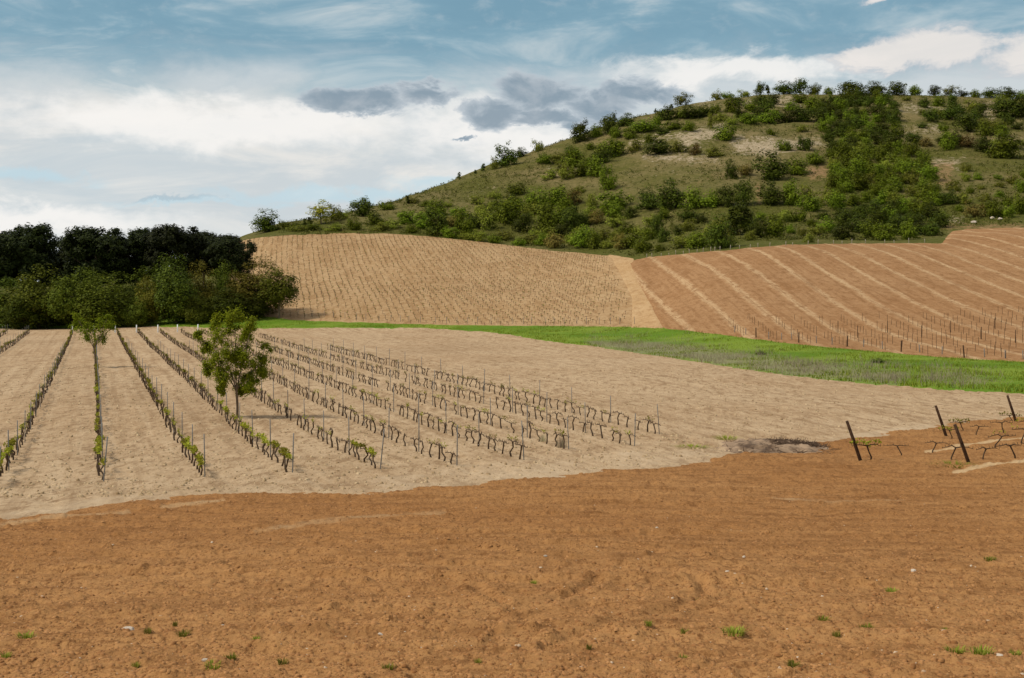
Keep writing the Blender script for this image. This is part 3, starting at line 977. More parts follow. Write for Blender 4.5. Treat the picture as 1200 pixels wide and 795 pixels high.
def make_crown_proto(name, leafmat, seed, W, H, base, nclump, per, leaf, cr, blobs=None, trunk_r=0.14, up=0.4, limbs=5, shell=0.55, aspect=0.6):
    rng = np.random.default_rng(seed)
    if blobs is None:
        blobs = []
        nb = 5 + seed % 3
        for i in range(nb):
            a = i * 2 * np.pi / nb + rng.uniform(-.5, .5)
            rr = rng.uniform(0.10, 0.24) * W
            blobs.append((math.cos(a) * rr, math.sin(a) * rr, base + (H - base) * rng.uniform(0.22, 0.52), W * rng.uniform(.17, .28), W * rng.uniform(.17, .28), (H - base) * rng.uniform(.24, .36)))
        blobs.append((rng.uniform(-.08, .08) * W, rng.uniform(-.08, .08) * W, base + (H - base) * 0.62, W * .27, W * .27, (H - base) * .36))
        blobs.append((rng.uniform(-.06, .06) * W, rng.uniform(-.06, .06) * W, base + (H - base) * 0.28, W * .36, W * .36, (H - base) * .28))
    cl = ellipsoid_clumps(rng, nclump, blobs, cr * 0.7, cr * 1.35, shell)
    cl[:, 2] = np.maximum(cl[:, 2], base + cl[:, 3] * 0.3)
    mb = MB()
    leaf_clumps(mb, cl, per, leaf, rng, up, 0.38, aspect, (0, 0, base + (H - base) * 0.25))
    crown = mb.mesh(name + '_crown', leafmat)
    tr = trunk_mesh(rng, base + (H - base) * 0.6, trunk_r, limbs, W * 0.35).mesh(name + '_trunk', M['bark'], True)
    V = np.concatenate(mb.v)
    wx = np.percentile(V[:, 0], 98.5) - np.percentile(V[:, 0], 1.5)
    wy = np.percentile(V[:, 1], 98.5) - np.percentile(V[:, 1], 1.5)
    return Proto(name, [('trunk', tr), ('crown', crown)], (wx + wy) / 2, np.percentile(V[:, 2], 99.5))


OAKS = [make_crown_proto('holm_oak', M['oak'], 100 + i, 6.0, 5.6, 0.15, 60, 42, 0.17, 0.80, up=0.6) for i in range(5)]
BUSHES = [make_crown_proto('oak_shrub', M['bushleaf'], 130 + i, 5.0, 4.0, 0.02, 48, 40, 0.16, 0.70, trunk_r=0.08, up=0.6) for i in range(5)]
LIGHTS = [make_crown_proto('pale_shrub', M['lightleaf'], 150 + i, 5.0, 4.2, 0.02, 46, 30, 0.15, 0.62, trunk_r=0.07, shell=0.3, up=0.6) for i in range(4)]
RUSTS = [make_crown_proto('rusty_shrub', M['rustleaf'], 170 + i, 4.0, 3.4, 0.02, 40, 30, 0.14, 0.55, trunk_r=0.06, up=0.6) for i in range(2)]
YELS = [make_crown_proto('yellow_green_tree', M['yelleaf'], 180 + i, 6.5, 8.5, 0.6, 75, 22, 0.2, 0.6, trunk_r=0.13, shell=0.3) for i in range(1)]
JUN = [make_crown_proto('juniper', M['oak'], 190 + i, 4.4, 6.6, 0.2, 120, 26, 0.18, 0.5,
                        blobs=[(0, 0, 3.0, 1.9, 1.9, 2.8), (0.3, 0, 4.2, 1.5, 1.5, 2.2), (-.4, .2, 3.6, 1.6, 1.6, 2.4)], trunk_r=0.1, shell=0.75) for i in range(1)]
SAPS = [make_crown_proto('sapling', M['oak'], 195 + i, 1.2, 2.4, 0.25, 22, 14, 0.13, 0.22,
                         blobs=[(0, 0, .9, .4, .4, .6), (0, 0, 1.6, .25, .25, .6)], trunk_r=0.04, limbs=3) for i in range(2)]
KINDS = {'o': (OAKS, 'dark holm oak', 'tree'), 'b': (BUSHES, 'leafy green shrub', 'shrub'), 'l': (LIGHTS, 'pale green shrub', 'shrub'), 'r': (RUSTS, 'rusty brown shrub', 'shrub'),
         'y': (YELS, 'airy yellow-green tree', 'tree'), 'j': (JUN, 'dense upright juniper', 'tree'), 's': (SAPS, 'tiny dark sapling', 'sapling')}

# (bearing, foot, width, height, kind) as read off the reference; each is dropped onto the land there
SKYLINE_LOW = [(310, 273, 27, 26, 'o'), (341, 268, 25, 10, 'b'), (357, 266, 5, 9, 's'), (363, 265, 6, 10, 's'), (376, 263, 21, 27, 'y'), (391, 259, 16, 20, 'l'), (403, 257, 13, 11, 'l'), (424, 254, 24, 22, 'o'), (454, 246, 18, 11, 'b'),
               (478, 239, 5, 9, 's'), (484, 238, 14, 8, 'l'), (538, 210, 4, 8, 's'), (557, 204, 3, 5, 's'), (566, 201, 5, 9, 's'), (579, 199, 9, 15, 'l'), (594, 195, 22, 27, 'o'), (610, 184, 13, 11, 'o'), (630, 178, 13, 14, 'l')]
SKYLINE_HIGH = [(681, 166, 18, 24, 'o'), (698, 161, 14, 15, 'b'), (715, 157, 18, 24, 'o'), (734, 148, 18, 15, 'o'), (768, 127, 3, 5, 's'), (787, 120, 4, 6, 's'), (800, 120, 17, 15, 'l'), (840, 112, 13, 12, 'l'), (853, 112, 13, 8, 'b'),
                (872, 111, 14, 9, 'l'), (891, 110, 11, 15, 'o'), (900, 110, 5, 11, 's'), (919, 110, 22, 15, 'o'), (938, 109, 17, 18, 'o'), (954, 110, 14, 13, 'b'), (972, 109, 11, 9, 'b'), (997, 110, 25, 17, 'o'), (1026, 110, 26, 15, 'o'),
                (1052, 112, 20, 16, 'o'), (1073, 111, 14, 12, 'b'), (1096, 112, 13, 12, 'o'), (1115, 112, 16, 12, 'l'), (1130, 112, 10, 9, 'o'), (1144, 113, 14, 9, 'b'), (1160, 113, 16, 12, 'o'), (1181, 114, 23, 14, 'o'), (1199, 115, 14, 10, 'b')]
UPPER = [(757, 154, 34, 14, 'b'), (782, 141, 22, 16, 'o'), (798, 138, 14, 12, 'b'), (810, 139, 22, 15, 'o'), (826, 137, 18, 14, 'o'), (837, 133, 14, 12, 'b'), (858, 132, 17, 19, 'b'), (808, 154, 16, 12, 'b'), (790, 152, 18, 11, 'b'), (833, 151, 7, 19, 'l'),
         (770, 181, 30, 20, 'o'), (745, 178, 15, 16, 'l'), (796, 179, 19, 14, 'l'), (815, 182, 12, 14, 'r'), (838, 184, 18, 14, 'l'), (849, 165, 22, 20, 'b'), (720, 184, 26, 20, 'b'), (704, 192, 22, 20, 'o'), (700, 206, 24, 22, 'b'),
         (672, 196, 24, 22, 'b'), (653, 191, 18, 12, 'l'), (638, 192, 16, 12, 'b'), (880, 131, 16, 15, 'b'), (898, 132, 20, 17, 'o'), (878, 146, 20, 14, 'b'), (900, 145, 22, 15, 'b'), (921, 144, 22, 16, 'o'), (941, 143, 24, 18, 'o'), (955, 130, 22, 17, 'b'),
         (928, 130, 14, 12, 'b'), (904, 158, 11, 7, 'b'), (941, 155, 12, 9, 'l'), (920, 177, 16, 13, 'b'), (943, 177, 17, 17, 'o'), (858, 146, 14, 11, 'l')]
MIDDLE = [(713, 223, 18, 27, 'b'), (694, 245, 12, 18, 'l'), (720, 246, 32, 22, 'b'), (760, 246, 28, 26, 'o'), (785, 246, 32, 34, 'o'), (815, 244, 26, 24, 'b'), (834, 243, 22, 20, 'b'), (852, 242, 22, 24, 'o'), (857, 210, 13, 22, 'o'), (808, 259, 20, 15, 'o'),
          (905, 211, 34, 33, 'o'), (933, 205, 26, 20, 'b'), (955, 193, 22, 15, 'b'), (873, 206, 16, 16, 'r'), (872, 241, 20, 30, 'o'), (904, 240, 26, 27, 'o'), (928, 241, 24, 28, 'b'), (946, 236, 16, 20, 'l'), (951, 248, 22, 19, 'b'), (604, 229, 20, 14, 'b'),
          (580, 233, 16, 12, 'l'), (632, 244, 26, 24, 'b'), (655, 242, 26, 24, 'b'), (625, 252, 22, 18, 'l'), (672, 240, 18, 18, 'r'), (558, 240, 14, 11, 'l'), (524, 243, 14, 9, 'l'), (500, 242, 14, 8, 'b'), (680, 226, 12, 10, 'l')]
FOOT = [(320, 270, 14, 7, 'l'), (350, 271, 24, 7, 'l'), (368, 270, 18, 8, 'b'), (392, 271, 18, 10, 'l'), (415, 270, 15, 17, 'b'), (440, 263, 20, 14, 'b'), (460, 268, 20, 12, 'l'), (476, 263, 20, 17, 'b'), (497, 268, 20, 20, 'b'), (512, 277, 22, 37, 'o'),
        (529, 266, 17, 16, 'r'), (527, 279, 16, 14, 'b'), (545, 276, 22, 31, 'b'), (560, 283, 18, 14, 'l'), (571, 269, 23, 25, 'l'), (590, 281, 22, 14, 'l'), (600, 263, 28, 30, 'b'), (610, 272, 18, 22, 'o'), (620, 286, 22, 16, 'l'), (641, 270, 26, 32, 'b'),
        (662, 262, 22, 30, 'b'), (650, 291, 22, 20, 'r'), (672, 288, 20, 20, 'l'), (635, 288, 16, 14, 'b'), (668, 270, 22, 28, 'o'), (682, 291, 24, 24, 'b'), (698, 292, 17, 22, 'b'), (740, 291, 20, 22, 'b'), (728, 293, 15, 19, 'r'), (771, 276, 13, 27, 'o'),
        (778, 284, 13, 16, 'o'), (773, 295, 11, 10, 'b'), (796, 276, 11, 13, 'o'), (800, 291, 25, 18, 'l'), (820, 291, 23, 20, 'b'), (842, 292, 25, 39, 'o'), (700, 263, 17, 17, 'r'), (722, 266, 22, 14, 'l'), (752, 275, 22, 12, 'l'), (868, 276, 25, 36, 'j'),
        (852, 290, 20, 18, 'l'), (888, 279, 21, 22, 'o'), (908, 278, 24, 24, 'b'), (940, 276, 12, 12, 'l'), (957, 276, 19, 12, 'l'), (926, 274, 12, 11, 'b'), (880, 282, 12, 12, 'l'), (580, 285, 14, 10, 'b'), (545, 281, 14, 10, 'l'), (608, 288, 14, 10, 'b'), (710, 282, 18, 14, 'l')]
EAST = [(1083, 126, 11, 13, 'o'), (1100, 125, 14, 14, 'b'), (1116, 123, 9, 14, 'o'), (1117, 141, 24, 21, 'o'), (1134, 155, 26, 22, 'o'), (1113, 176, 18, 24, 'b'), (1182, 138, 30, 25, 'o'), (1201, 137, 20, 22, 'o'), (1155, 150, 17, 11, 'l'), (1171, 151, 20, 11, 'l'),
        (1155, 179, 21, 18, 'o'), (1178, 186, 31, 28, 'b'), (1135, 173, 17, 15, 'r'), (1070, 167, 17, 12, 'o'), (1085, 172, 14, 11, 'r'), (1112, 239, 21, 15, 'o'), (1130, 239, 17, 15, 'l'), (1144, 255, 21, 19, 'r'), (1165, 255, 20, 21, 'b'), (1181, 255, 16, 17, 'b'),
        (1180, 241, 15, 13, 'b'), (1198, 251, 20, 23, 'b'), (1133, 201, 13, 12, 'l'), (1198, 226, 12, 16, 'b'), (1105, 256, 15, 11, 'l'), (1150, 222, 10, 7, 'l'), (1170, 210, 9, 6, 'b')]
# the thick wood that comes down the hill
WOOD_POLY = [(962, 122), (1010, 112), (1048, 116), (1052, 140), (1058, 170), (1085, 190), (1096, 215), (1098, 246), (1106, 262), (1106, 285), (984, 285), (984, 262), (966, 240), (972, 205), (968, 178), (960, 150)]
rng0 = np.random.default_rng(5)
WOOD = []
cand = [(rng0.uniform(958, 1108), rng0.uniform(118, 285)) for _ in range(4000)]
for (px, py) in cand:
    if poly_sd(np.array([px]), np.array([py]), WOOD_POLY)[0] < 3: continue
    sc = np.interp(py, [115, 180, 285], [0.72, 0.95, 1.2])
    if any(((px - q[0]) / 11.0) ** 2 + ((py - q[1]) / 9.0) ** 2 < sc * sc for q in WOOD): continue
    if py > 250: k = rng0.choice(list('ooob'))
    elif py > 178: k = rng0.choice(list('bbbbbl'))
    else: k = rng0.choice(list('ooobb'))
    wd = rng0.uniform(14, 21) * sc
    WOOD.append((px, py, wd, wd * rng0.uniform(0.8, 1.1), k))

def thicken(lst, poly, n, kinds, gap, w0, w1):
    got = 0
    p = np.array(poly, float)
    for _ in range(6000):
        x = rng0.uniform(p[:, 0].min(), p[:, 0].max()); y = rng0.uniform(p[:, 1].min(), p[:, 1].max())
        if poly_sd(np.array([x]), np.array([y]), poly)[0] < 0: continue
        if any(((x - q[0]) / gap) ** 2 + ((y - q[1]) / (gap * .7)) ** 2 < 1 for q in lst + MIDDLE): continue
        wd = rng0.uniform(w0, w1)
        lst.append((x, y, wd, wd * rng0.uniform(.7, 1.05), rng0.choice(list(kinds))))
        got += 1
        if got >= n: break


thicken(FOOT, [(430, 272), (500, 250), (600, 240), (690, 235), (720, 255), (975, 255), (980, 283), (860, 289), (740, 298), (690, 294), (560, 280), (450, 271)], 48, 'bbollb', 12, 12, 22)
thicken(UPPER, [(660, 180), (790, 140), (870, 122), (958, 118), (955, 146), (870, 150), (800, 160), (690, 205), (640, 215)], 22, 'bbol', 13, 11, 20)
thicken(EAST, [(1105, 215), (1215, 200), (1215, 255), (1110, 255)], 14, 'blb', 14, 9, 17)
thicken(EAST, [(1060, 118), (1215, 120), (1215, 185), (1090, 180)], 26, 'oobl', 12, 9, 18)

ZONES = [(SKYLINE_LOW, 'along the low ridge end, counted from the grove', 'trees along the low end of the ridge'),
         (SKYLINE_HIGH, 'on the hill crest, counted from its low end', 'trees along the hill crest'),
         (UPPER, 'below the hill crest, counted towards the wood', 'bushes on the upper slope'),
         (MIDDLE, 'halfway up the hill, counted towards the wood', 'bushes on the middle slope'),
         (FOOT, 'along the hill foot, counted from the grove', 'bushes along the hill foot'),
         (EAST, 'beyond the hill wood, counted away from it', 'bushes beyond the wood')]
SIZEW = [(6, 'tiny'), (12, 'small'), (20, 'middling'), (28, 'broad'), (99, 'large')]
rngp = random.Random(8)
HILLN = 0
for lst, where, grp in ZONES:
    seen = {}
    for (px, py, wd, ht, k) in sorted(lst):
        protos, noun, cat = KINDS[k]
        p = hit(px, py)
        sc = p[1] / F
        seen[k] = seen.get(k, 0) + 1
        lab = '%s %s %s' % (ORD[min(78, seen[k] - 1)], noun, where)
        pr = rngp.choice(protos)
        pr.place((p[0], p[1] + wd * sc * 0.15, p[2] - 0.15), wd * sc * 1.14, ht * sc * 1.10, rngp.uniform(0, 6.28), lab, cat, grp)
        HILLN += 1
# wood: told apart by band (height up the hill) and by order along the band
bands = [(110, 150, 'top of the hill wood'), (150, 185, 'upper part of the hill wood'), (185, 215, 'middle of the hill wood'), (215, 248, 'lower middle of the hill wood'), (248, 290, 'foot of the hill wood')]
for lo, hi, nm in bands:
    seen = {}
    for (px, py, wd, ht, k) in sorted([q for q in WOOD if lo <= q[1] < hi]):
        protos, noun, cat = KINDS[k]
        p = hit(px, py)
        sc = p[1] / F
        seen[k] = seen.get(k, 0) + 1
        lab = '%s %s in the %s, from its grove side' % (ORD[min(78, seen[k] - 1)], noun, nm)
        rngp.choice(protos).place((p[0], p[1], p[2] - 0.15), wd * sc * 1.12, ht * sc * 1.12, rngp.uniform(0, 6.28), lab, cat, 'trees of the thick hill wood')
        HILLN += 1
print('hill trees', HILLN, 'wood', len(WOOD))

# low scrub over the whole slope, past counting
rs = np.random.default_rng(77)
n = 60000
px = rs.uniform(310, 1240, n); D = rs.uniform(300, 640, n)
X = (px - HX) * D / F
py = pyof(px, D)
crest = np.interp(px, [300, 420, 500, 560, 620, 680, 740, 800, 850, 900, 1240], [272, 246, 222, 203, 180, 158, 138, 120, 112, 108, 112])
top_field = np.minimum(interp_line([(300, 279), (450, 275), (560, 283), (660, 295), (740, 302), (1240, 302)], px), interp_line([(300, 400), (700, 400), (740, 302), (800, 297), (920, 287), (1000, 285), (1105, 284), (1112, 268), (1240, 266)], px))
dens = sstep(fbm(X / 22, D / 22, 91, 3), -0.25, 0.5) * 0.8 + 0.10
ok = (py < top_field - 1.5) & (py > crest - 2) & (rs.uniform(size=n) < dens) & (px > 330)
pale = soft_polys(SCREE, 5)(px, py, D, X)
ok &= rs.uniform(size=n) > pale * 0.85
px, D, X = px[ok], D[ok], X[ok]
zz = Z(px, D) + CAMZ
r = rs.uniform(0.22, 0.75, len(px)) ** 1.3 * 1.1
mb = MB()
leaf_clumps(mb, np.stack([X, D, zz + r * 0.35, r], 1), 9, np.repeat(r * 0.36, 9), rs, 0.5, 0.7)
tag(link('scrub', mb.mesh('scrub', M['scrubleaf'])), 'low grey-green scrub dotted over the dry hillside', 'scrub', kind='stuff')
print('scrub', len(px))

# ================================================================== the dark grove at the vineyard's far end
def pine_proto(seed):
    rng = np.random.default_rng(seed)
    W_, H_ = 13.0, 18.5
    blobs = []
    for i in range(9):
        a = i * 2 * np.pi / 9 + rng.uniform(-.3, .3)
        rr = rng.uniform(2.8, 4.4)
        blobs.append((math.cos(a) * rr, math.sin(a) * rr, rng.uniform(13.2, 15.2), rng.uniform(2.1, 2.9), rng.uniform(2.1, 2.9), rng.uniform(1.8, 2.6)))
    for i in range(4):
        blobs.append((rng.uniform(-2.2, 2.2), rng.uniform(-2.2, 2.2), rng.uniform(15.2, 16.2), 2.6, 2.6, 2.0))
    for i in range(10):
        a = rng.uniform(0, 6.28)
        blobs.append((math.cos(a) * 3.4, math.sin(a) * 3.4, rng.uniform(8.5, 12.2), 2.6, 2.6, 2.1))
    cl = ellipsoid_clumps(rng, 430, blobs, 0.6, 1.1, 0.7)
    mb = MB()
    leaf_clumps(mb, cl, 44, 0.26, rng, 0.6, 0.4, 0.55, (0, 0, 11.0))
    crown = mb.mesh('stone_pine_crown', M['pineleaf'])
    tr = trunk_mesh(rng, 14, 0.38, 8, 4.6, 0.10, start=0.6).mesh('stone_pine_trunk', M['bark'], True)
    return Proto('stone_pine', [('trunk', tr), ('crown', crown)], W_, H_)


PINES = [pine_proto(300 + i) for i in range(3)]


def ground_at(px, D):
    return np.array([(px - HX) * D / F, D, float(Z(px, D)) + CAMZ])


for (px, D, wpx, top, lab) in [(-40, 262, 84, 262, 'dark stone pine cut by the picture edge, outermost of the grove'), (28, 266, 86, 257, 'tall dark stone pine beside the notch of sky in the grove top'),
                               (-8, 285, 84, 268, 'dark stone pine half hidden behind the outermost pines of the grove'), (112, 262, 84, 262, 'broad dark stone pine just past the notch of sky'),
                               (160, 272, 80, 264, 'second dark stone pine past the notch of sky'), (205, 264, 78, 260, 'dark stone pine with the highest crown past the sky notch'), (240, 276, 74, 267, 'dark stone pine behind the last two pines of the grove'),
                               (268, 264, 68, 271, 'last dark stone pine of the grove, beside the vine-planted slope'), (70, 290, 90, 282, 'low dark stone pine filling the back of the grove under the notch'), (130, 295, 90, 278, 'dark stone pine deep at the back of the grove')]:
    g = ground_at(px, D)
    topz = CAMZ + (HY - top) * D / F
    rngp.choice(PINES).place(g, wpx * D / F, topz - g[2], rngp.uniform(0, 6.28), lab, 'pine tree', 'stone pines of the grove')

GOAK = [make_crown_proto('broadleaf_tree', M['oak'], 330 + i, 8.0, 10.0, 0.3, 210, 56, 0.14, 0.85, trunk_r=0.2) for i in range(2)]
GBUSH = [make_crown_proto('broadleaf_tree', M['groveleaf'], 340 + i, 8.0, 9.0, 0.2, 210, 56, 0.135, 0.85, trunk_r=0.18) for i in range(3)]
OLIVE, olt = new_mat('olive_brown_leaf'); 
M['oliveleaf'] = foliage('bronze_leaf', [(0.065, 0.062, 0.006), (0.115, 0.100, 0.010), (0.18, 0.145, 0.020)])
bpy.data.materials.remove(OLIVE)
GOLIVE = [make_crown_proto('bronze_leaved_tree', M['oliveleaf'], 350 + i, 8.0, 10.0, 0.4, 200, 54, 0.135, 0.85, trunk_r=0.18) for i in range(2)]
GEDGE = make_crown_proto('broadleaf_tree', M['groveleaf'], 360, 6.0, 8.2, 2.0, 130, 46, 0.13, 0.68, trunk_r=0.14, shell=0.3)
for (pr, px, D, foot, wpx, top, lab) in [
    (GOAK[0], 8, 250, 381, 60, 330, 'dark leafy tree at the picture edge under the pines'), (GBUSH[0], 45, 246, 381, 58, 318, 'rounded green tree under the outermost pines'),
    (GBUSH[1], 86, 244, 381, 52, 318, 'green tree under the notch of sky in the pines'), (GBUSH[2], 122, 243, 381, 56, 328, 'low spreading green tree behind the small young tree'),
    (GOAK[1], 68, 256, 380, 50, 330, 'dark shrubby tree tucked between the green trees of the grove'), (GOAK[0], 150, 250, 380, 44, 338, 'dark low tree in the gap under the pines'),
    (GOLIVE[0], 177, 244, 381, 34, 329, 'narrow bronze-leaved tree in the middle of the grove edge'), (GOAK[1], 206, 243, 381, 48, 304, 'tall deep green tree standing proud of the grove edge'),
    (GOLIVE[1], 238, 247, 380, 40, 311, 'bronze-green tree beside the tall deep green one'), (GBUSH[0], 262, 250, 379, 34, 312, 'grey-green tree between the bronze-leaved trees'),
    (GOLIVE[0], 294, 248, 379, 56, 306, 'broad bronze-leaved tree near the open end of the grove'), (GOAK[0], 268, 242, 381, 40, 340, 'low dark tree at the foot of the bronze-leaved trees'),
    (GEDGE, 327, 243, 373, 40, 318, 'green tree on a bare slanting trunk at the open end of the grove'), (GBUSH[1], 232, 241, 382, 34, 348, 'low green shrub below the bronze-green tree'),
    (GBUSH[2], 160, 242, 382, 30, 350, 'low green shrub at the grove foot past the young tree'), (GOAK[1], 30, 243, 382, 46, 350, 'low dark shrub at the foot of the rounded green tree'),
    (GOAK[0], 128, 257, 381, 60, 322, 'dark tree deep in the shade under the middle pines'), (GOAK[1], 185, 257, 381, 60, 318, 'dark tree in deep shade behind the narrow bronze-leaved tree'),
    (GOAK[1], 100, 246, 382, 40, 350, 'low dark shrub in the shade behind the small young tree'), (GOAK[0], 295, 243, 380, 34, 345, 'low dark shrub beside the open end of the grove')]:
    g = ground_at(px, D)
    topz = CAMZ + (HY - top) * D / F
    pr.place(g, wpx * D / F * 1.1, (topz - g[2]) * 1.04, rngp.uniform(0, 6.28), lab, 'tree', 'leafy trees at the grove edge')

# ================================================================== two young trees in the vine rows
def young_tree(base_px, clusters, fork_px, lab, seed, per, leaf):
    rng = np.random.default_rng(seed)
    g = hit(*base_px)
    s = g[1] / F
    e = empty('young_tree', g)
    T = MB(); L = MB()
    fork = np.array([(fork_px[0] - base_px[0]) * s, 0.0, (base_px[1] - fork_px[1]) * s])
    lean = fork * 0.5 + np.array([0.03, 0.02, 0])
    T.tube([(0, 0, -0.2), lean, fork], [0.085, 0.07, 0.062], 9, cap=False)
    pts = []
    for (cx, cy, cr) in clusters:
        c = np.array([(cx - base_px[0]) * s, rng.uniform(-0.9, 0.9) * (1 - abs(cx - base_px[0]) / 120.0), (base_px[1] - cy) * s])
        pts.append((c, cr * s * 1.2))
    # limbs: five leaders, clusters hang on the nearest leader
    order = sorted(range(len(pts)), key=lambda i: math.atan2(pts[i][0][0] - fork[0], pts[i][0][2] - fork[2]))
    groups = np.array_split(order, 5)
    for gi in groups:
        tips = [pts[i] for i in gi]
        far = max(tips, key=lambda t: np.linalg.norm(t[0] - fork))[0]
        mid = fork * 0.55 + far * 0.45 + rng.normal(size=3) * 0.06
        lead = [fork - np.array([0, 0, 0.03]), fork * 0.8 + far * 0.2 + np.array([0, 0, .05]), mid, far]
        T.tube(lead, [0.042, 0.036, 0.026, 0.008], 6)
        for c, rr in tips:
            st = np.array(lead[1 if rng.uniform() < .4 else 2])
            T.tube([st, (st + c) / 2 + np.array([0, 0, 0.08]) + rng.normal(size=3) * .04, c], [0.02, 0.014, 0.005], 5)
    for c, rr in pts:
        k = rng.integers(6, 9)
        d = rng.normal(size=(k, 3)); d /= np.linalg.norm(d, axis=1, keepdims=True)
        sub = c + d * rr * rng.uniform(0.3, 0.95, (k, 1))
        for q in sub:
            T.tube([c, (c + q) / 2 + np.array([0, 0, .02]), q], [0.006, 0.005, 0.003], 4)
        cl = np.concatenate([sub, np.full((k, 1), rr * 0.52)], 1)
        leaf_clumps(L, cl, per, leaf, rng, 0.45, 0.6, 0.5, fork + np.array([0, 0, 1.0]), True)
    link('trunk', T.mesh('young_tree_trunk', M['bark'], True), e)
    link('crown', L.mesh('young_tree_crown', M['youngleaf']), e)
    tag(e, lab, 'tree')
    return g


young_tree((278, 492), [(248, 377, 8), (272, 374, 11), (297, 383, 9), (232, 394, 6), (241, 410, 10), (262, 396, 12), (286, 402, 11), (308, 413, 9), (252, 422, 12), (275, 424, 13), (300, 430, 12),
                        (244, 434, 8), (264, 441, 11), (287, 443, 11), (306, 441, 8), (258, 458, 6), (281, 455, 7), (295, 453, 6), (268, 384, 10), (270, 408, 11), (290, 420, 10), (292, 390, 7)],
           (277, 457), 'larger young leafy tree with a slim bare trunk standing in a vine row', 41, 230, 0.058)
young_tree((112, 432), [(93, 378, 6), (104, 382, 7), (114, 378, 8), (126, 380, 6), (100, 387, 9), (112, 388, 10), (122, 388, 8), (130, 383, 4), (107, 397, 7), (87, 382, 4), (89, 370, 4), (118, 396, 6), (127, 370, 4)],
           (110, 408), 'smaller distant young tree standing in a vine row before the grove', 42, 70, 0.075)

# ================================================================== the front vineyard
DIRX = -0.307                                    # rows drift this far sideways per metre of depth


def row_xy(c, D):
    return c + DIRX * D, D


def sand_z(X, D):
    px = HX + F * X / D
    return float(Z(px, D)) + CAMZ + 0.10


def vine_parts(rng, leafy, size=1.0):
    """one cordon-trained vine, arms along local Y"""
    T = MB(); L = MB()
    h = rng.uniform(0.52, 0.68) * size
    lean = rng.uniform(-0.36, 0.36)
    kink = rng.uniform(-.09, .09, 4)
    top = np.array([kink[0] * .6, lean, h])
    p = [(0, 0, -0.06), (kink[1], lean * .1 + kink[0] * .6, h * .3), (kink[2], lean * .55, h * .62), tuple(top)]
    T.tube(p, [0.046, 0.035, 0.030, 0.038], 6, cap=False)
    tips = []
    arms = [1, -1] if rng.uniform() < 0.88 else [1 if rng.uniform() < .6 else -1]
    for s in arms:
        Ln = rng.uniform(0.48, 0.72)
        a = [top, top + np.array([kink[3] * .3, s * Ln * .3, rng.uniform(.02, .10)]), top + np.array([kink[3], s * Ln * .65, rng.uniform(-.02, .07)]), top + np.array([kink[3] * .7, s * Ln, rng.uniform(-.05, .05)])]
        T.tube(a, [0.032, 0.023, 0.018, 0.010], 5)
        for q in np.linspace(0.25, 1, 4):
            b = np.array([np.interp(q, [0, .3, .65, 1], [v[k] for v in a]) for k in range(3)])
            e = b + np.array([rng.uniform(-.05, .05), rng.uniform(-.05, .05), rng.uniform(0.06, 0.13)])
            T.tube([b, e], [0.014, 0.008], 4)
            tips.append(e)
    tips.append(top + np.array([0, 0, .04]))
    if leafy:
        k = rng.integers(4, 7) if leafy == 1 else len(tips)
        sel = [tips[i] for i in rng.permutation(len(tips))[:k]]
        for e in sel:
            m = rng.integers(7, 14) if leafy > 1 else rng.integers(3, 7)
            P = e + rng.normal(size=(m, 3)) * np.array([.05, .06, .055]) + np.array([0, 0, .06])
            L.leaves(P, rng.normal(size=(m, 3)) + np.array([0, 0, .5]), 0.05 if leafy > 1 else 0.038, rng, 0.8)
    return T, L


VPROTO = {}
for lv, cnt in ((2, 7), (1, 6), (0, 5)):
    VPROTO[lv] = []
    for i in range(cnt):
        T, L = vine_parts(np.random.default_rng(500 + lv * 50 + i), lv)
        parts = [('trunk', T.mesh('vine_trunk', M['vinewood'], True))]
        if lv: parts.append(('leaves', L.mesh('vine_leaves', M['vineleaf'])))
        VPROTO[lv].append(Proto('grapevine', parts, 1, 1))

stake_me = {}
def stake_proto(h, r, mat, tipr=None):
    key = (h, r, mat)
    if key not in stake_me:
        mb = MB()
        mb.tube([(0, 0, -0.25), (0.0, 0, h * .5), (0.006, 0.004, h)], [r, r, r * 0.92], 6)
        stake_me[key] = mb.mesh('stake', M[mat])
    return stake_me[key]


# row: offset, near depth, far depth, name by which one finds it
ROWS = [(-13.9, 185, 222, 'the outermost short curved row'), (-10.35, 140, 221, 'the second curved row before the wide gap'), (-3.25, 45.5, 219, 'the row before the small young tree'), (0.28, 48.0, 219, 'the row of the small young tree'),
        (3.9, 49.0, 219, 'the row between the two young trees'), (7.25, 50.5, 219, 'the row of the larger young tree'), (10.8, 52.0, 219, 'the first row past the larger young tree'), (14.1, 53.5, 219, 'the second row past the larger young tree'),
        (17.5, 56.0, 219, 'the third row past the larger young tree'), (20.9, 60.5, 217, 'the fourth row past the larger young tree'), (24.4, 62.0, 200, 'the second last row towards open sand'), (27.8, 67.5, 162, 'the last row beside the open sand')]
rv = random.Random(21)
allv = []
for ri, (c, d0, d1, nm) in enumerate(ROWS):
    D = d0; i = 0
    while D < d1:
        if rv.random() > (0.03 if ri < 8 else 0.08) or i == 0:
            allv.append((D, ri, i))
        i += 1
        D += 1.18 * rv.uniform(0.88, 1.12)
allv.sort()
single = allv[:300]; rest = allv[300:]
print('vines', len(allv), 'nearest single up to', single[-1][0])
heading = math.atan2(1, DIRX) - math.pi / 2


def leafiness(ri, D, r):
    d0 = ROWS[ri][1]
    t = D - d0
    if ri <= 5: return 2 if (t < 9 and r < .85 or r < 0.13) else (1 if r < 0.62 else 0)
    if ri == 6: return 2 if t < 4 else (1 if r < .5 else 0)
    if ri in (8, 9, 10, 11): return 1 if r < 0.45 else (2 if (r > .93 and t < 14) else 0)
    return 1 if r < .35 else 0


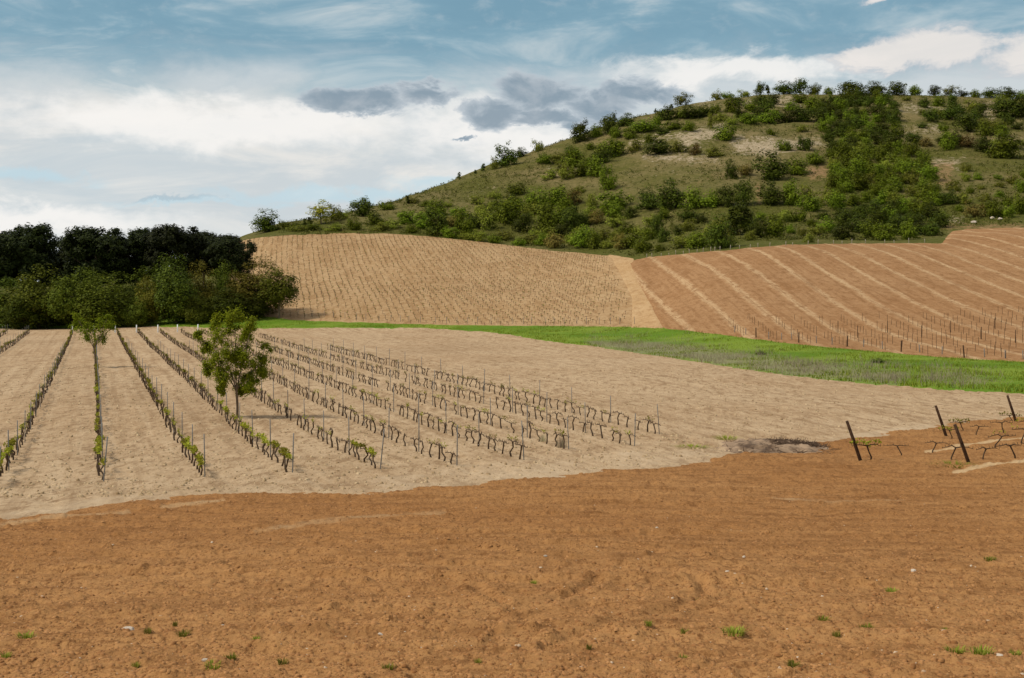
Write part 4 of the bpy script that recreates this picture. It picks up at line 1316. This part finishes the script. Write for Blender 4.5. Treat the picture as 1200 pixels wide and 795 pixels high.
cnt_in_row = {}
WORD = {2: 'leafy vine', 1: 'sprouting vine', 0: 'bare vine'}
for D, ri, i in single:
    c, d0, d1, nm = ROWS[ri]
    X, Y = row_xy(c + rv.uniform(-.07, .07), D)
    lv = leafiness(ri, D, rv.random())
    cnt_in_row[ri] = cnt_in_row.get(ri, 0) + 1
    lab = '%s %s from the near end of %s' % (ORD[min(78, cnt_in_row[ri] - 1)], WORD[lv], nm)
    pr = rv.choice(VPROTO[lv])
    e = pr.place((X, Y, sand_z(X, Y)), 1, 1, heading + (math.pi if rv.random() < .5 else 0) + rv.uniform(-.15, .15), lab, 'grapevine', 'grapevines in the front rows')
    s = rv.uniform(0.86, 1.10)
    e.scale = (s, s, s * rv.uniform(.78, .98))
# the rest of those rows, too many to part
mbT = MB(); mbL = MB()
rr = np.random.default_rng(9)
PRE = {lv: [vine_parts(np.random.default_rng(900 + lv * 10 + i), lv) for i in range(6)] for lv in (0, 1, 2)}
for D, ri, i in rest:
    c = ROWS[ri][0]
    X, Y = row_xy(c + rv.uniform(-.07, .07), D)
    lv = leafiness(ri, D, rv.random())
    T, L = rv.choice(PRE[lv])
    a = heading + (math.pi if rv.random() < .5 else 0) + rv.uniform(-.15, .15)
    Rm = np.array([[math.cos(a), -math.sin(a), 0], [math.sin(a), math.cos(a), 0], [0, 0, 1]])
    o = np.array([X, Y, sand_z(X, Y)])
    for src, dst in ((T, mbT), (L, mbL)):
        if not src.v: continue
        V = (np.concatenate(src.v) * np.array([1, 1, .86])) @ Rm.T + o
        dst.add(V, np.concatenate(src.q) if src.q else None, np.concatenate(src.t) if src.t else None)
va = link('grapevines', mbT.mesh('far_vines', M['vinewood'], True))
tag(va, 'far mass of gnarled vines along the front vineyard rows', 'grapevines', kind='stuff')
vb = link('vine_shoots', mbL.mesh('far_vine_shoots', M['vineleaf']), va)

# stakes along the rows
ns = 0
for ri, (c, d0, d1, nm) in enumerate(ROWS):
    D = d0 - 0.25; k = 0
    last = min(d1, 160 if ri > 1 else d1)
    while D < last:
        X, Y = row_xy(c + 0.10, D)
        o = link('vine_stake', stake_proto(1.5, 0.022, 'stake'), None, (X, Y, sand_z(X, Y)))
        o.rotation_euler = (rv.uniform(-.03, .03), rv.uniform(-.03, .03) + (0.07 if k == 0 else 0), rv.uniform(0, 3))
        s = rv.uniform(.92, 1.08)
        o.scale = (1, 1, s)
        tag(o, '%s stake from the near end of %s' % (ORD[k], nm), 'vine stake', 'thin stakes along the front vine rows')
        k += 1; ns += 1
        D += 6.1 * rv.uniform(.94, 1.06)
for (px, nm) in [(85, 'the row before the small young tree'), (110, 'the row of the small young tree'), (135, 'the row between the two young trees'), (160, 'the row of the larger young tree'), (185, 'the first row past the larger young tree'),
                 (208, 'the second row past the larger young tree'), (232, 'the third row past the larger young tree')]:
    D = 222.0
    X = (px - HX) * D / F
    o = link('end_post', stake_proto(1.35, 0.11, 'whitepost'), None, (X, D, float(Z(px, D)) + CAMZ))
    tag(o, 'white end post at the grove end of %s' % nm, 'post', 'white end posts before the grove')
print('stakes', ns)

# dry tussocks by the row ends
def tuft_mesh(name, mat, seed, n, h, w, blade, aspect_up=1.0):
    rng = np.random.default_rng(seed)
    mb = MB()
    a = rng.uniform(0, 6.28, n); r = w * np.sqrt(rng.uniform(0, 1, n)) * .6
    b = np.stack([np.cos(a) * r, np.sin(a) * r, np.full(n, -0.01)], 1)
    out = np.stack([np.cos(a) * w * .5, np.sin(a) * w * .5, np.zeros(n)], 1) * rng.uniform(.1, 1.1, (n, 1))
    hh = h * rng.uniform(.5, 1.1, n)
    tip = b + out + np.stack([np.zeros(n), np.zeros(n), hh], 1)
    mid = b + out * .3 + np.stack([np.zeros(n), np.zeros(n), hh * .6], 1)
    sd = np.stack([-np.sin(a), np.cos(a), np.zeros(n)], 1) * blade
    V = np.stack([b - sd, b + sd, mid + sd * .8, tip, mid - sd * .8], 1).reshape(-1, 3)
    k = np.arange(n)[:, None] * 5
    mb.add(V, k + np.array([0, 1, 2, 4]), k + np.array([4, 2, 3]))
    return mb.mesh(name, M[mat])


dry_me = tuft_mesh('dry_tussock', 'dryblade', 3, 90, 0.60, 0.42, 0.006)
for (px, py, lab) in [(658, 527, 'dry straw-coloured tussock at the near end of a vine row'), (636, 520, 'smaller dry tussock among the vines near the row end')]:
    g = hit(px, py)
    o = link('dry_tussock', dry_me, None, (g[0], g[1], g[2] + .08))
    tag(o, lab, 'dry tussock')
    if px == 636: o.scale = (.7, .7, .7)

# ================================================================== grass strip
rg = np.random.default_rng(12)
n = 120000
px = rg.uniform(-80, 1280, n); D = rg.uniform(92, 262, n)
X = (px - HX) * D / F
py = pysmooth(px, D)
gt = interp_line(GRASS_TOP, px); gb = interp_line(GRASS_BOT, px)
ok = (py > gt + 0.2) & (py < gb + 0.4)
px, D, X, py = px[ok], D[ok], X[ok], py[ok]
dry = soft_polys(DRY, 8)(px, py, D, X)
isdry = rg.uniform(size=len(px)) < dry * sstep(fbm(X / 6, D / 9, 97, 3), -0.45, 0.35) * 0.9


def blades(mask, hmin, hmax, wb, name, mat, lab, cat, per):
    idx = np.repeat(np.nonzero(mask)[0], per)
    m = len(idx)
    if m == 0: return
    mb = MB()
    x = X[idx] + rg.normal(size=m) * .25; d = D[idx] + rg.normal(size=m) * .25
    z = Z(HX + F * x / d, d) + CAMZ + 0.08
    h = rg.uniform(hmin, hmax, m) * (1 + .5 * vnoise(x / 3, d / 3, 5))
    a = rg.uniform(0, 6.28, m)
    sx = np.cos(a) * wb; sy = np.sin(a) * wb
    lx = rg.normal(size=m) * h * .3; ly = rg.normal(size=m) * h * .3
    V = np.stack([np.stack([x - sx, d - sy, z], 1), np.stack([x + sx, d + sy, z], 1), np.stack([x + lx, d + ly, z + h], 1)], 1).reshape(-1, 3)
    mb.add(V, None, np.arange(m * 3).reshape(m, 3))
    tag(link(name, mb.mesh(name, M[mat])), lab, cat, kind='stuff')


print('grass pts', len(px))
blades(~isdry, 0.14, 0.34, 0.045, 'grass', 'grassblade', 'bright green grass of the strip between the fields', 'grass', 3)
blades(isdry, 0.35, 0.85, 0.022, 'dry_weeds', 'dryblade', 'grey-brown dry weeds standing in the grass strip', 'weeds', 3)
for (px_, py_, w_, h_, pr, lab) in [(1030, 428, 20, 8, OAKS[0], 'low dark bramble bush in the grass strip'), (891, 418, 11, 7, OAKS[1], 'small dark bramble near the dry weeds in the grass strip')]:
    g = hit(px_, py_)
    pr2 = Proto('bramble', pr.parts[1:], pr.w, pr.h)
    pr2.place(g, w_ * g[1] / F, h_ * g[1] / F, 1.0, lab, 'bush')

# ================================================================== stones, clods, weeds of the near field
def rock_mesh(seed, mat, flat=0.7, sub=2):
    import bmesh
    bm = bmesh.new()
    bmesh.ops.create_icosphere(bm, subdivisions=sub, radius=0.5)
    rng = np.random.default_rng(seed)
    ds = rng.normal(size=(9, 3)); ds /= np.linalg.norm(ds, axis=1, keepdims=True)
    for v in bm.verts:
        p = np.array(v.co)
        for d in ds:
            q = p @ d
            lim = 0.36 + 0.08 * d[0]
            if q > lim: p = p - d * (q - lim) * 0.85
        p = p * (1 + rng.normal() * 0.03)
        v.co = (p[0], p[1], p[2] * flat)
    me = bpy.data.meshes.new('rock')
    bm.to_mesh(me); bm.free()
    me.materials.append(M[mat])
    return me


ROCKS = [rock_mesh(i, 'rock', sub=3) for i in range(3)]
WEEDROCK = rock_mesh(9, 'rock')
for i, (px, py, wpx, lab) in enumerate([(149, 747, 17, 'largest pale stone lying in the ploughed field'), (261, 740, 7, 'small pale stone past the largest stone of the ploughed field'), (446, 753, 7, 'small rounded pale stone at the near middle of the ploughed field'),
                                        (240, 785, 9, 'flat pale stone at the very bottom of the ploughed field'), (852, 683, 9, 'pale stone beside the curved tyre mark in the ploughed field'), (1172, 781, 9, 'pale stone beside the weed clump at the field bottom'),
                                        (1070, 677, 8, 'thin flat pale stone far along from the tyre mark'), (872, 662, 5, 'small pale stone above the one beside the tyre mark'), (639, 661, 5, 'small pale stone in the middle of the ploughed field'),
                                        (325, 579.5, 6, 'white stone on the edge between red tilth and pale sand'), (770, 627, 5, 'tiny pale stone halfway up the ploughed field'), (1043, 443, 9, 'white stone lying in the grass strip'),
                                        (1142, 261, 9, 'white boulder nearest the wood at the top of the striped field'), (1163, 256, 8, 'middle white boulder under the shrubs above the striped field'), (1172, 257, 9, 'white boulder farthest from the wood above the striped field')]):
    g = hit(px, py)
    if py > 590: g[2] = float(fz(g[0], g[1]))
    o = link('stone' if py > 300 else 'boulder', ROCKS[i % 3], None, (g[0], g[1], g[2] + .01))
    s = wpx * g[1] / F
    o.scale = (s, s * .8, s * .75)
    o.rotation_euler = (rv.uniform(-.2, .2), rv.uniform(-.2, .2), rv.uniform(0, 6))
    tag(o, lab, 'stone' if py > 300 else 'boulder')


def scatter(name, mat, n, smin, smax, seed, lab, cat, power=3.0):
    rng = np.random.default_rng(seed)
    py = rng.uniform(568, 830, n) if True else 0
    px = rng.uniform(-160, 1360, n)
    Dl = np.arange(10, 80, 0.1)
    yl = HY - F * Zc(np.full_like(Dl, 600), Dl) / Dl
    D = np.interp(-py, -yl, Dl)
    X = (px - HX) * D / F
    ok = pysmooth(px, D) > interp_line(FORE_TOP, px) + 3
    D, X = D[ok], X[ok]
    z = fz(X, D)
    m = len(D)
    s = smin + (smax - smin) * rng.uniform(size=m) ** power
    # eight-cornered lumps: jittered octahedra with a cut top
    base = np.array([(1, 0, 0), (0, 1, 0), (-1, 0, 0), (0, -1, 0), (.45, .45, .8), (-.5, .4, .8), (-.4, -.5, .75), (.5, -.42, .78)])
    f = np.array([(0, 1, 4), (1, 5, 4), (1, 2, 5), (2, 6, 5), (2, 3, 6), (3, 7, 6), (3, 0, 7), (0, 4, 7), (4, 5, 6), (4, 6, 7)])
    V = base[None] * (1 + rng.normal(size=(m, 8, 3)) * .22) * s[:, None, None] * np.stack([np.ones(m), np.ones(m), rng.uniform(.5, .95, m)], 1)[:, None, :]
    a = rng.uniform(0, 6.28, m)
    ca, sa = np.cos(a)[:, None], np.sin(a)[:, None]
    V = np.stack([V[..., 0] * ca - V[..., 1] * sa, V[..., 0] * sa + V[..., 1] * ca, V[..., 2]], -1)
    V += np.stack([X, D, z - s * .25], 1)[:, None, :]
    T = (np.arange(m)[:, None, None] * 8 + f[None]).reshape(-1, 3)
    me = mesh_np(name, V.reshape(-1, 3), None, T, M[mat], False)
    tag(link(name, me), lab, cat, kind='stuff')


scatter('clods', 'clod', 52000, 0.006, 0.048, 71, 'loose lumps of red-brown soil over the ploughed field', 'clods', 3.5)
scatter('pebbles', 'palestone', 800, 0.008, 0.034, 72, 'small pale stones scattered over the ploughed field', 'pebbles', 4.0)

rq = np.random.default_rng(74)
n = 16000
D = 42 + 90 * rq.uniform(size=n) ** 1.4; px = rq.uniform(-120, 1300, n)
X = (px - HX) * D / F
py = pysmooth(px, D)
ok = (py < interp_line(FORE_TOP, px) - 1) & (py > interp_line(GRASS_BOT, px) + 2)
D, X, px, py = D[ok], X[ok], px[ok], py[ok]
m = len(D)
sz = 0.02 + 0.075 * rq.uniform(size=m) ** 3
zt = Z(px, D) + lift_sand(px, py, D, X) + CAMZ
bs = np.array([(1, 0, 0), (0, 1, 0), (-1, 0, 0), (0, -1, 0), (.45, .45, .8), (-.5, .4, .8), (-.4, -.5, .75), (.5, -.42, .78)])
fc = np.array([(0, 1, 4), (1, 5, 4), (1, 2, 5), (2, 6, 5), (2, 3, 6), (3, 7, 6), (3, 0, 7), (0, 4, 7), (4, 5, 6), (4, 6, 7)])
V = bs[None] * (1 + rq.normal(size=(m, 8, 3)) * .25) * sz[:, None, None] + np.stack([X, D, zt - sz * .2], 1)[:, None, :]
me = mesh_np('sandy_clods', V.reshape(-1, 3), None, (np.arange(m)[:, None, None] * 8 + fc[None]).reshape(-1, 3), M['sandclod'], False)
tag(link('sandy_clods', me), 'small pale lumps of dry soil between the vine rows', 'clods', kind='stuff')

WEEDS = [tuft_mesh('weed', 'weed', 20 + i, 70, 0.10, 0.26, 0.012) for i in range(3)]
weed_pts = [(30, 761, 18), (173, 756, 9), (215, 757, 15), (300, 762, 9), (7, 777, 12), (250, 792, 18), (332, 788, 12), (270, 781, 14), (159, 788, 9), (455, 793, 14), (860, 756, 24), (819, 710, 8), (760, 750, 10), (802, 753, 9), (800, 781, 11),
            (965, 736, 13), (980, 758, 9), (1015, 750, 15), (1045, 702, 13), (1160, 665, 13), (1107, 752, 9), (1120, 773, 22), (1150, 777, 24), (1190, 778, 13), (930, 792, 16), (625, 693, 8), (205, 747, 6), (560, 786, 8), (690, 768, 6)]
for i, (px, py, wpx) in enumerate(sorted(weed_pts)):
    g = hit(px, py)
    z = float(fz(g[0], g[1]))
    o = link('weed', WEEDS[i % 3], None, (g[0], g[1], z))
    s = wpx * g[1] / F / 0.30
    o.scale = (s, s, min(1.3, 0.6 + .4 * s))
    o.rotation_euler = (0, 0, rv.uniform(0, 6))
    tag(o, '%s green weed tuft along the near ploughed field, counted from the grove side' % ORD[i], 'weed', 'weeds in the ploughed field')

# ================================================================== heap of ash and prunings where three fields meet
g = hit(905, 527)
s = g[1] / F
he = empty('ash_heap', (g[0], g[1], g[2]))
rh = np.random.default_rng(33)
nx, ny = 90, 60
gx, gy = np.meshgrid(np.linspace(-1, 1, nx), np.linspace(-1, 1, ny))
hx, hy = 3.0, 4.4
r2 = np.sqrt((gx * 1.0) ** 2 + (gy * 1.0) ** 2) + fbm(gx * 2.2, gy * 2.2, 81, 3) * .22
hh = 0.24 * sstep(1 - r2, 0.0, 0.75) + fbm(gx * 7, gy * 7, 82, 4, .65) * 0.14 * sstep(1 - r2, 0, .25) - 0.06
GX = gx * hx + 0.2; GY = gy * hy
PXl = HX + F * (GX + g[0]) / (GY + g[1])
zz = Z(PXl, GY + g[1]) + CAMZ - g[2] + 0.06
me = mesh_np('heap', np.stack([GX, GY, zz + hh], -1).reshape(-1, 3), grid_quads(ny, nx), None, M['ash'], False)
link('mound', me, he)
mb = MB()
for i in range(900):
    a = rh.uniform(0, 6.28); q = math.sqrt(rh.uniform(0, 1)) * .85
    x = math.cos(a) * q * hx + .2; y = math.sin(a) * q * hy
    if rh.uniform() < .85: x = abs(x) * .9 + .2; y = abs(y) * .8
    zb = float(np.interp(q, [0, .6, 1], [.24, .16, 0.0])) + float(Z(HX + F * (x + g[0]) / (y + g[1]), y + g[1])) + CAMZ - g[2]
    d = rh.normal(size=3); d[2] = abs(d[2]) * .35; d /= np.linalg.norm(d)
    L_ = rh.uniform(.2, .75)
    p0 = np.array([x, y, zb]) - d * L_ * .5
    mb.tube([p0, p0 + d * L_ * .5 + rh.normal(size=3) * .04, p0 + d * L_], [0.016, 0.013, 0.006], 4)
link('twigs', mb.mesh('twigs', M['charred']), he)
tag(he, 'low grey heap of ash and burnt prunings where sand meets red tilth', 'ash heap')
PATCH = tuft_mesh('weed_patch', 'weed', 61, 150, 0.17, 0.9, 0.012)
for (px, py, sx, lab) in [(852, 517, 1.3, 'small green weed patch at the sandy end of the ash heap'), (1118, 549.5, 1.7, 'flat green weed patch at the foot of a leaning post'), (812, 527, 1.6, 'thin green weed patch on the sand before the ash heap')]:
    q = hit(px, py)
    o = link('weed_patch', PATCH, None, (q[0], q[1], q[2] + .09))
    o.scale = (sx * .8, sx * .7, 1 if px != 812 else .6)
    tag(o, lab, 'weeds')

# ================================================================== leaning posts and young vines beyond the heap
for (bx, by, tx, ty, dep, lab) in [(1009, 543, 991, 494, 0.2, 'leaning dark post standing alone nearest the ash heap'), (1109, 513, 1095, 476, 0.2, 'leaning dark post behind the two front ones, on the sand edge'),
                                   (1136, 546, 1117, 498, 0.2, 'leaning dark post with a green weed patch at its foot'), (1191, 497, 1179, 464, 0.2, 'leaning dark post farthest up the vine rows, at the picture edge')]:
    q = hit(bx, by)
    s = q[1] / F
    mb = MB()
    tip = np.array([(tx - bx) * s, -dep, (by - ty) * s])
    mb.tube([tip * -0.15, tip * .5 + np.array([.008, 0, 0]), tip], [0.075, 0.068, 0.060], 8)
    for f in (0.55, 0.80):
        w_ = [tip * f + np.array([math.cos(a) * .078, math.sin(a) * .078, -.02 * math.cos(a)]) for a in np.linspace(0, 6.28, 9)]
        mb.tube(w_, 0.006, 4)
    o = link('leaning_post', mb.mesh('leaning_post', M['darkwood']), None, (q[0], q[1], q[2] + .03))
    tag(o, lab, 'post', 'leaning posts at the ends of the vine rows')
small_v = [(1020, 543, 20, 2), (1057, 537, 14, 0), (1093, 534, 15, 0), (1115, 543, 19, 0), (1115, 517, 12, 2), (1152, 543, 17, 0), (1165, 527, 17, 1), (1190, 541, 19, 0), (1144, 513, 13, 0), (1176, 511, 14, 0), (1197, 523, 18, 1), (1128, 509, 13, 2),
           (1199, 506, 12, 2), (1187, 497, 10, 2), (1210, 540, 18, 1), (1222, 522, 16, 1)]
for i, (px, py, hpx, lv) in enumerate(sorted(small_v)):
    q = hit(px, py)
    e = rv.choice(VPROTO[lv]).place((q[0], q[1], q[2] + .06), 1, 1, rv.uniform(-0.6, 0.6) + math.pi / 2, '%s small grapevine by the leaning posts, counted from the ash heap' % ORD[i], 'grapevine', 'young vines beside the leaning posts')
    k = hpx * q[1] / F / 0.68
    e.scale = (max(.8, k), max(.8, k), k)

# ================================================================== the planted slope: thousands of small vines in rows
rm = np.random.default_rng(55)
a_dir = -0.16
rows_c = np.arange(-140, 170, 1.28)
pts = []
for c in rows_c:
    D = np.arange(215, 400, 2.5)
    D = D + rm.normal(size=len(D)) * .14 + 1.2 * np.sin(c / 23.0)
    X = c + a_dir * (D - 220) + rm.normal(size=len(D)) * .07 + 0.5 * np.sin(D / 31.0)
    pts.append(np.stack([X, D], 1))
pts = np.concatenate(pts)
px = HX + F * pts[:, 0] / pts[:, 1]
keep = (px > 235) & (px < 760)
pts = pts[keep]; px = px[keep]
py = pysmooth(px, pts[:, 1])
ok = (poly_sd(px, py, VINE_POLY) > 2.0) & (rm.uniform(size=len(px)) < 0.86 + 0.4 * fbm(pts[:, 0] / 16, pts[:, 1] / 16, 94, 2)) & (px < 722 + 0.25 * (py - 300))
ok &= poly_sd(px, py, TRACK_POLY) < -3
pts = pts[ok]; px = px[ok]
m = len(pts)
z = Z(px, pts[:, 1]) + CAMZ + 0.12
h = rm.uniform(.32, .56, m)
mb = MB()
b = np.array([(.034, 0), (-.018, .03), (-.018, -.03)])
lean = rm.normal(size=(m, 2)) * .07
lo = np.stack([pts[:, 0], pts[:, 1], z], 1)
V = np.stack([lo + np.array([b[k][0], b[k][1], -.1]) for k in range(3)] + [lo + np.stack([lean[:, 0] + b[k][0], lean[:, 1] + b[k][1], h], 1) for k in range(3)], 1).reshape(-1, 3)
k6 = np.arange(m)[:, None, None] * 6
Q = (k6 + np.array([(0, 1, 4, 3), (1, 2, 5, 4), (2, 0, 3, 5)])[None]).reshape(-1, 4)
mb.add(V, Q)
# a pair of short arms along the row
top = lo + np.stack([lean[:, 0], lean[:, 1], h], 1)
for s_ in (1, -1):
    L_ = rm.uniform(.15, .42, m)
    e = top + np.stack([L_ * s_ * .8, L_ * s_ * .4, rm.uniform(-.02, .14, m)], 1)
    V = np.stack([top + np.array([.025, 0, -.03]), top + np.array([-.025, 0, -.03]), top + np.array([0, 0, .03]), e], 1).reshape(-1, 3)
    k4 = np.arange(m)[:, None, None] * 4
    mb.add(V, None, (k4 + np.array([(0, 1, 3), (1, 2, 3), (2, 0, 3)])[None]).reshape(-1, 3))
va = link('slope_vines', mb.mesh('slope_vines', M['vinewood']))
tag(va, 'thousands of small dark vines in rows on the pale slope', 'grapevines', kind='stuff')
mb = MB()
sel = rm.uniform(size=m) < .75
P = np.repeat(top[sel], 3, 0) + rm.normal(size=(sel.sum() * 3, 3)) * np.array([.10, .17, .05]) + np.array([0, 0, .06])
mb.leaves(P, rm.normal(size=P.shape) + np.array([0, 0, .6]), .075, rm, .8)
link('vine_shoots', mb.mesh('slope_vine_shoots', M['bushleaf']), va)
print('slope vines', m)
# stakes at the bottom of that slope
k = 0
for px_ in np.arange(352, 744, 13.0):
    pxx = px_ + rm.uniform(-3, 3)
    q = hit(pxx, interp_line([(300, 366), (350, 371), (430, 377), (520, 381), (750, 382)], pxx) - 0.5)
    o = link('vine_stake', stake_proto(1.15, 0.035, 'stake'), None, (q[0], q[1], q[2] + .1))
    tag(o, '%s thin stake along the grass edge of the vine slope, from the grove' % ORD[k], 'vine stake', 'thin stakes at the bottom of the vine slope')
    k += 1

# ================================================================== the striped field: stakes, edge posts, top fence
pts = []
for c in np.arange(-3, 130, 2.875):
    D = np.arange(120, 190, 1.9)
    pts.append(np.stack([np.full(len(D), c + 1.0) + rm.normal(size=len(D)) * .05, D + rm.normal(size=len(D)) * .1], 1))
pts = np.concatenate(pts)
px = HX + F * pts[:, 0] / pts[:, 1]
py = pysmooth(px, pts[:, 1])
lim = interp_line([(840, 372), (900, 375), (1000, 377), (1100, 372), (1200, 366), (1300, 360)], px)
ok = (poly_sd(px, py, STRIPE_POLY) > 2.5) & (py > lim) & (px > 845) & (px < 1300) & (rm.uniform(size=len(px)) < .85)
pts = pts[ok]; px = px[ok]; py = py[ok]
order = np.argsort(pts[:, 1])
pts = pts[order]; px = px[order]; py = py[order]
m = len(pts)
z = Z(px, pts[:, 1]) + CAMZ + .2
mb = MB()
lo = np.stack([pts[:, 0], pts[:, 1], z - .2], 1)
h = rm.uniform(.7, 1.15, m) + .2
le = rm.normal(size=(m, 2)) * .035
b = np.array([(.026, 0), (-.013, .022), (-.013, -.022)])
V = np.stack([lo + np.array([b[k][0], b[k][1], 0]) for k in range(3)] + [lo + np.stack([le[:, 0] + b[k][0], le[:, 1] + b[k][1], h], 1) for k in range(3)], 1).reshape(-1, 3)
k6 = np.arange(m)[:, None, None] * 6
mb.add(V, (k6 + np.array([(0, 1, 4, 3), (1, 2, 5, 4), (2, 0, 3, 5)])[None]).reshape(-1, 4))
tag(link('vine_canes', mb.mesh('vine_canes', M['darkwood'])), 'thicket of thin canes for young vines at the bottom of the striped field', 'vine canes', kind='stuff')
print('canes', m)
edge = [(861, 392.5), (874, 395), (886, 398), (901, 400), (916, 401), (928, 401), (936, 404), (957, 405), (975, 407), (993, 409), (1012, 410), (1034, 412), (1056, 415), (1078, 416), (1104, 418.5), (1130, 421.5), (1154, 421.5), (1178, 423), (1199, 424)]
dark = {886, 936, 993, 1056, 1130}
for k, (px_, py_) in enumerate(edge):
    q = hit(px_, py_ - 0.8)
    big = px_ in dark
    o = link('edge_post', stake_proto(1.3 if big else 0.95, 0.07 if big else 0.045, 'darkwood' if big else 'stake'), None, (q[0], q[1], q[2] + .1))
    o.rotation_euler = (rv.uniform(-.05, .05), rv.uniform(-.09, .05), 0)
    tag(o, '%s %s along the grass edge of the striped field, from the track' % (ORD[k], 'thick dark post' if big else 'thin grey post'), 'post', 'posts along the bottom of the striped field')
inner = [(1040, 392), (1114, 392), (1166, 388), (982, 392), (1080, 398), (1150, 400), (1190, 404), (1005, 398)]
for k, (px_, py_) in enumerate(sorted(inner)):
    q = hit(px_, py_)
    o = link('row_post', stake_proto(1.6, 0.045, 'darkwood'), None, (q[0], q[1], q[2] + .1))
    tag(o, '%s tall thin post among the canes of the striped field, from the track' % ORD[k], 'post', 'tall posts among the canes')
topf = [(758, 302.5), (764, 301.8), (775, 300.6), (784, 299.6), (792, 298.8), (801, 298), (808, 297), (817, 296), (824, 295.3), (833, 294.5), (840, 293.8), (846, 293.2), (857, 292.3), (867, 291.3), (876, 290.4), (890, 289.3), (903, 288.8),
        (918, 288.4), (929, 288), (944, 287.2), (960, 286.4), (975, 286), (988, 285.8), (1002, 285.4), (1018, 285), (1033, 285), (1050, 284.8), (1068, 284.7), (1086, 284.5)]
for k, (px_, py_) in enumerate(topf):
    px_ = px_ + rv.uniform(-4, 4) * (k > 9)
    py_ = float(np.interp(px_, [t_[0] for t_ in topf], [t_[1] for t_ in topf]))
    q = hit(px_, py_ + .2)
    o = link('fence_post', stake_proto(1.1, 0.075, 'palewood'), None, (q[0], q[1], q[2]))
    o.rotation_euler = (rv.uniform(-.06, .06), rv.uniform(-.08, .08), 0)
    o.scale = (1, 1, rv.uniform(.55, 1.0))
    tag(o, '%s short pale post along the top of the striped field, from the track' % ORD[k], 'fence post', 'pale posts under the hill')
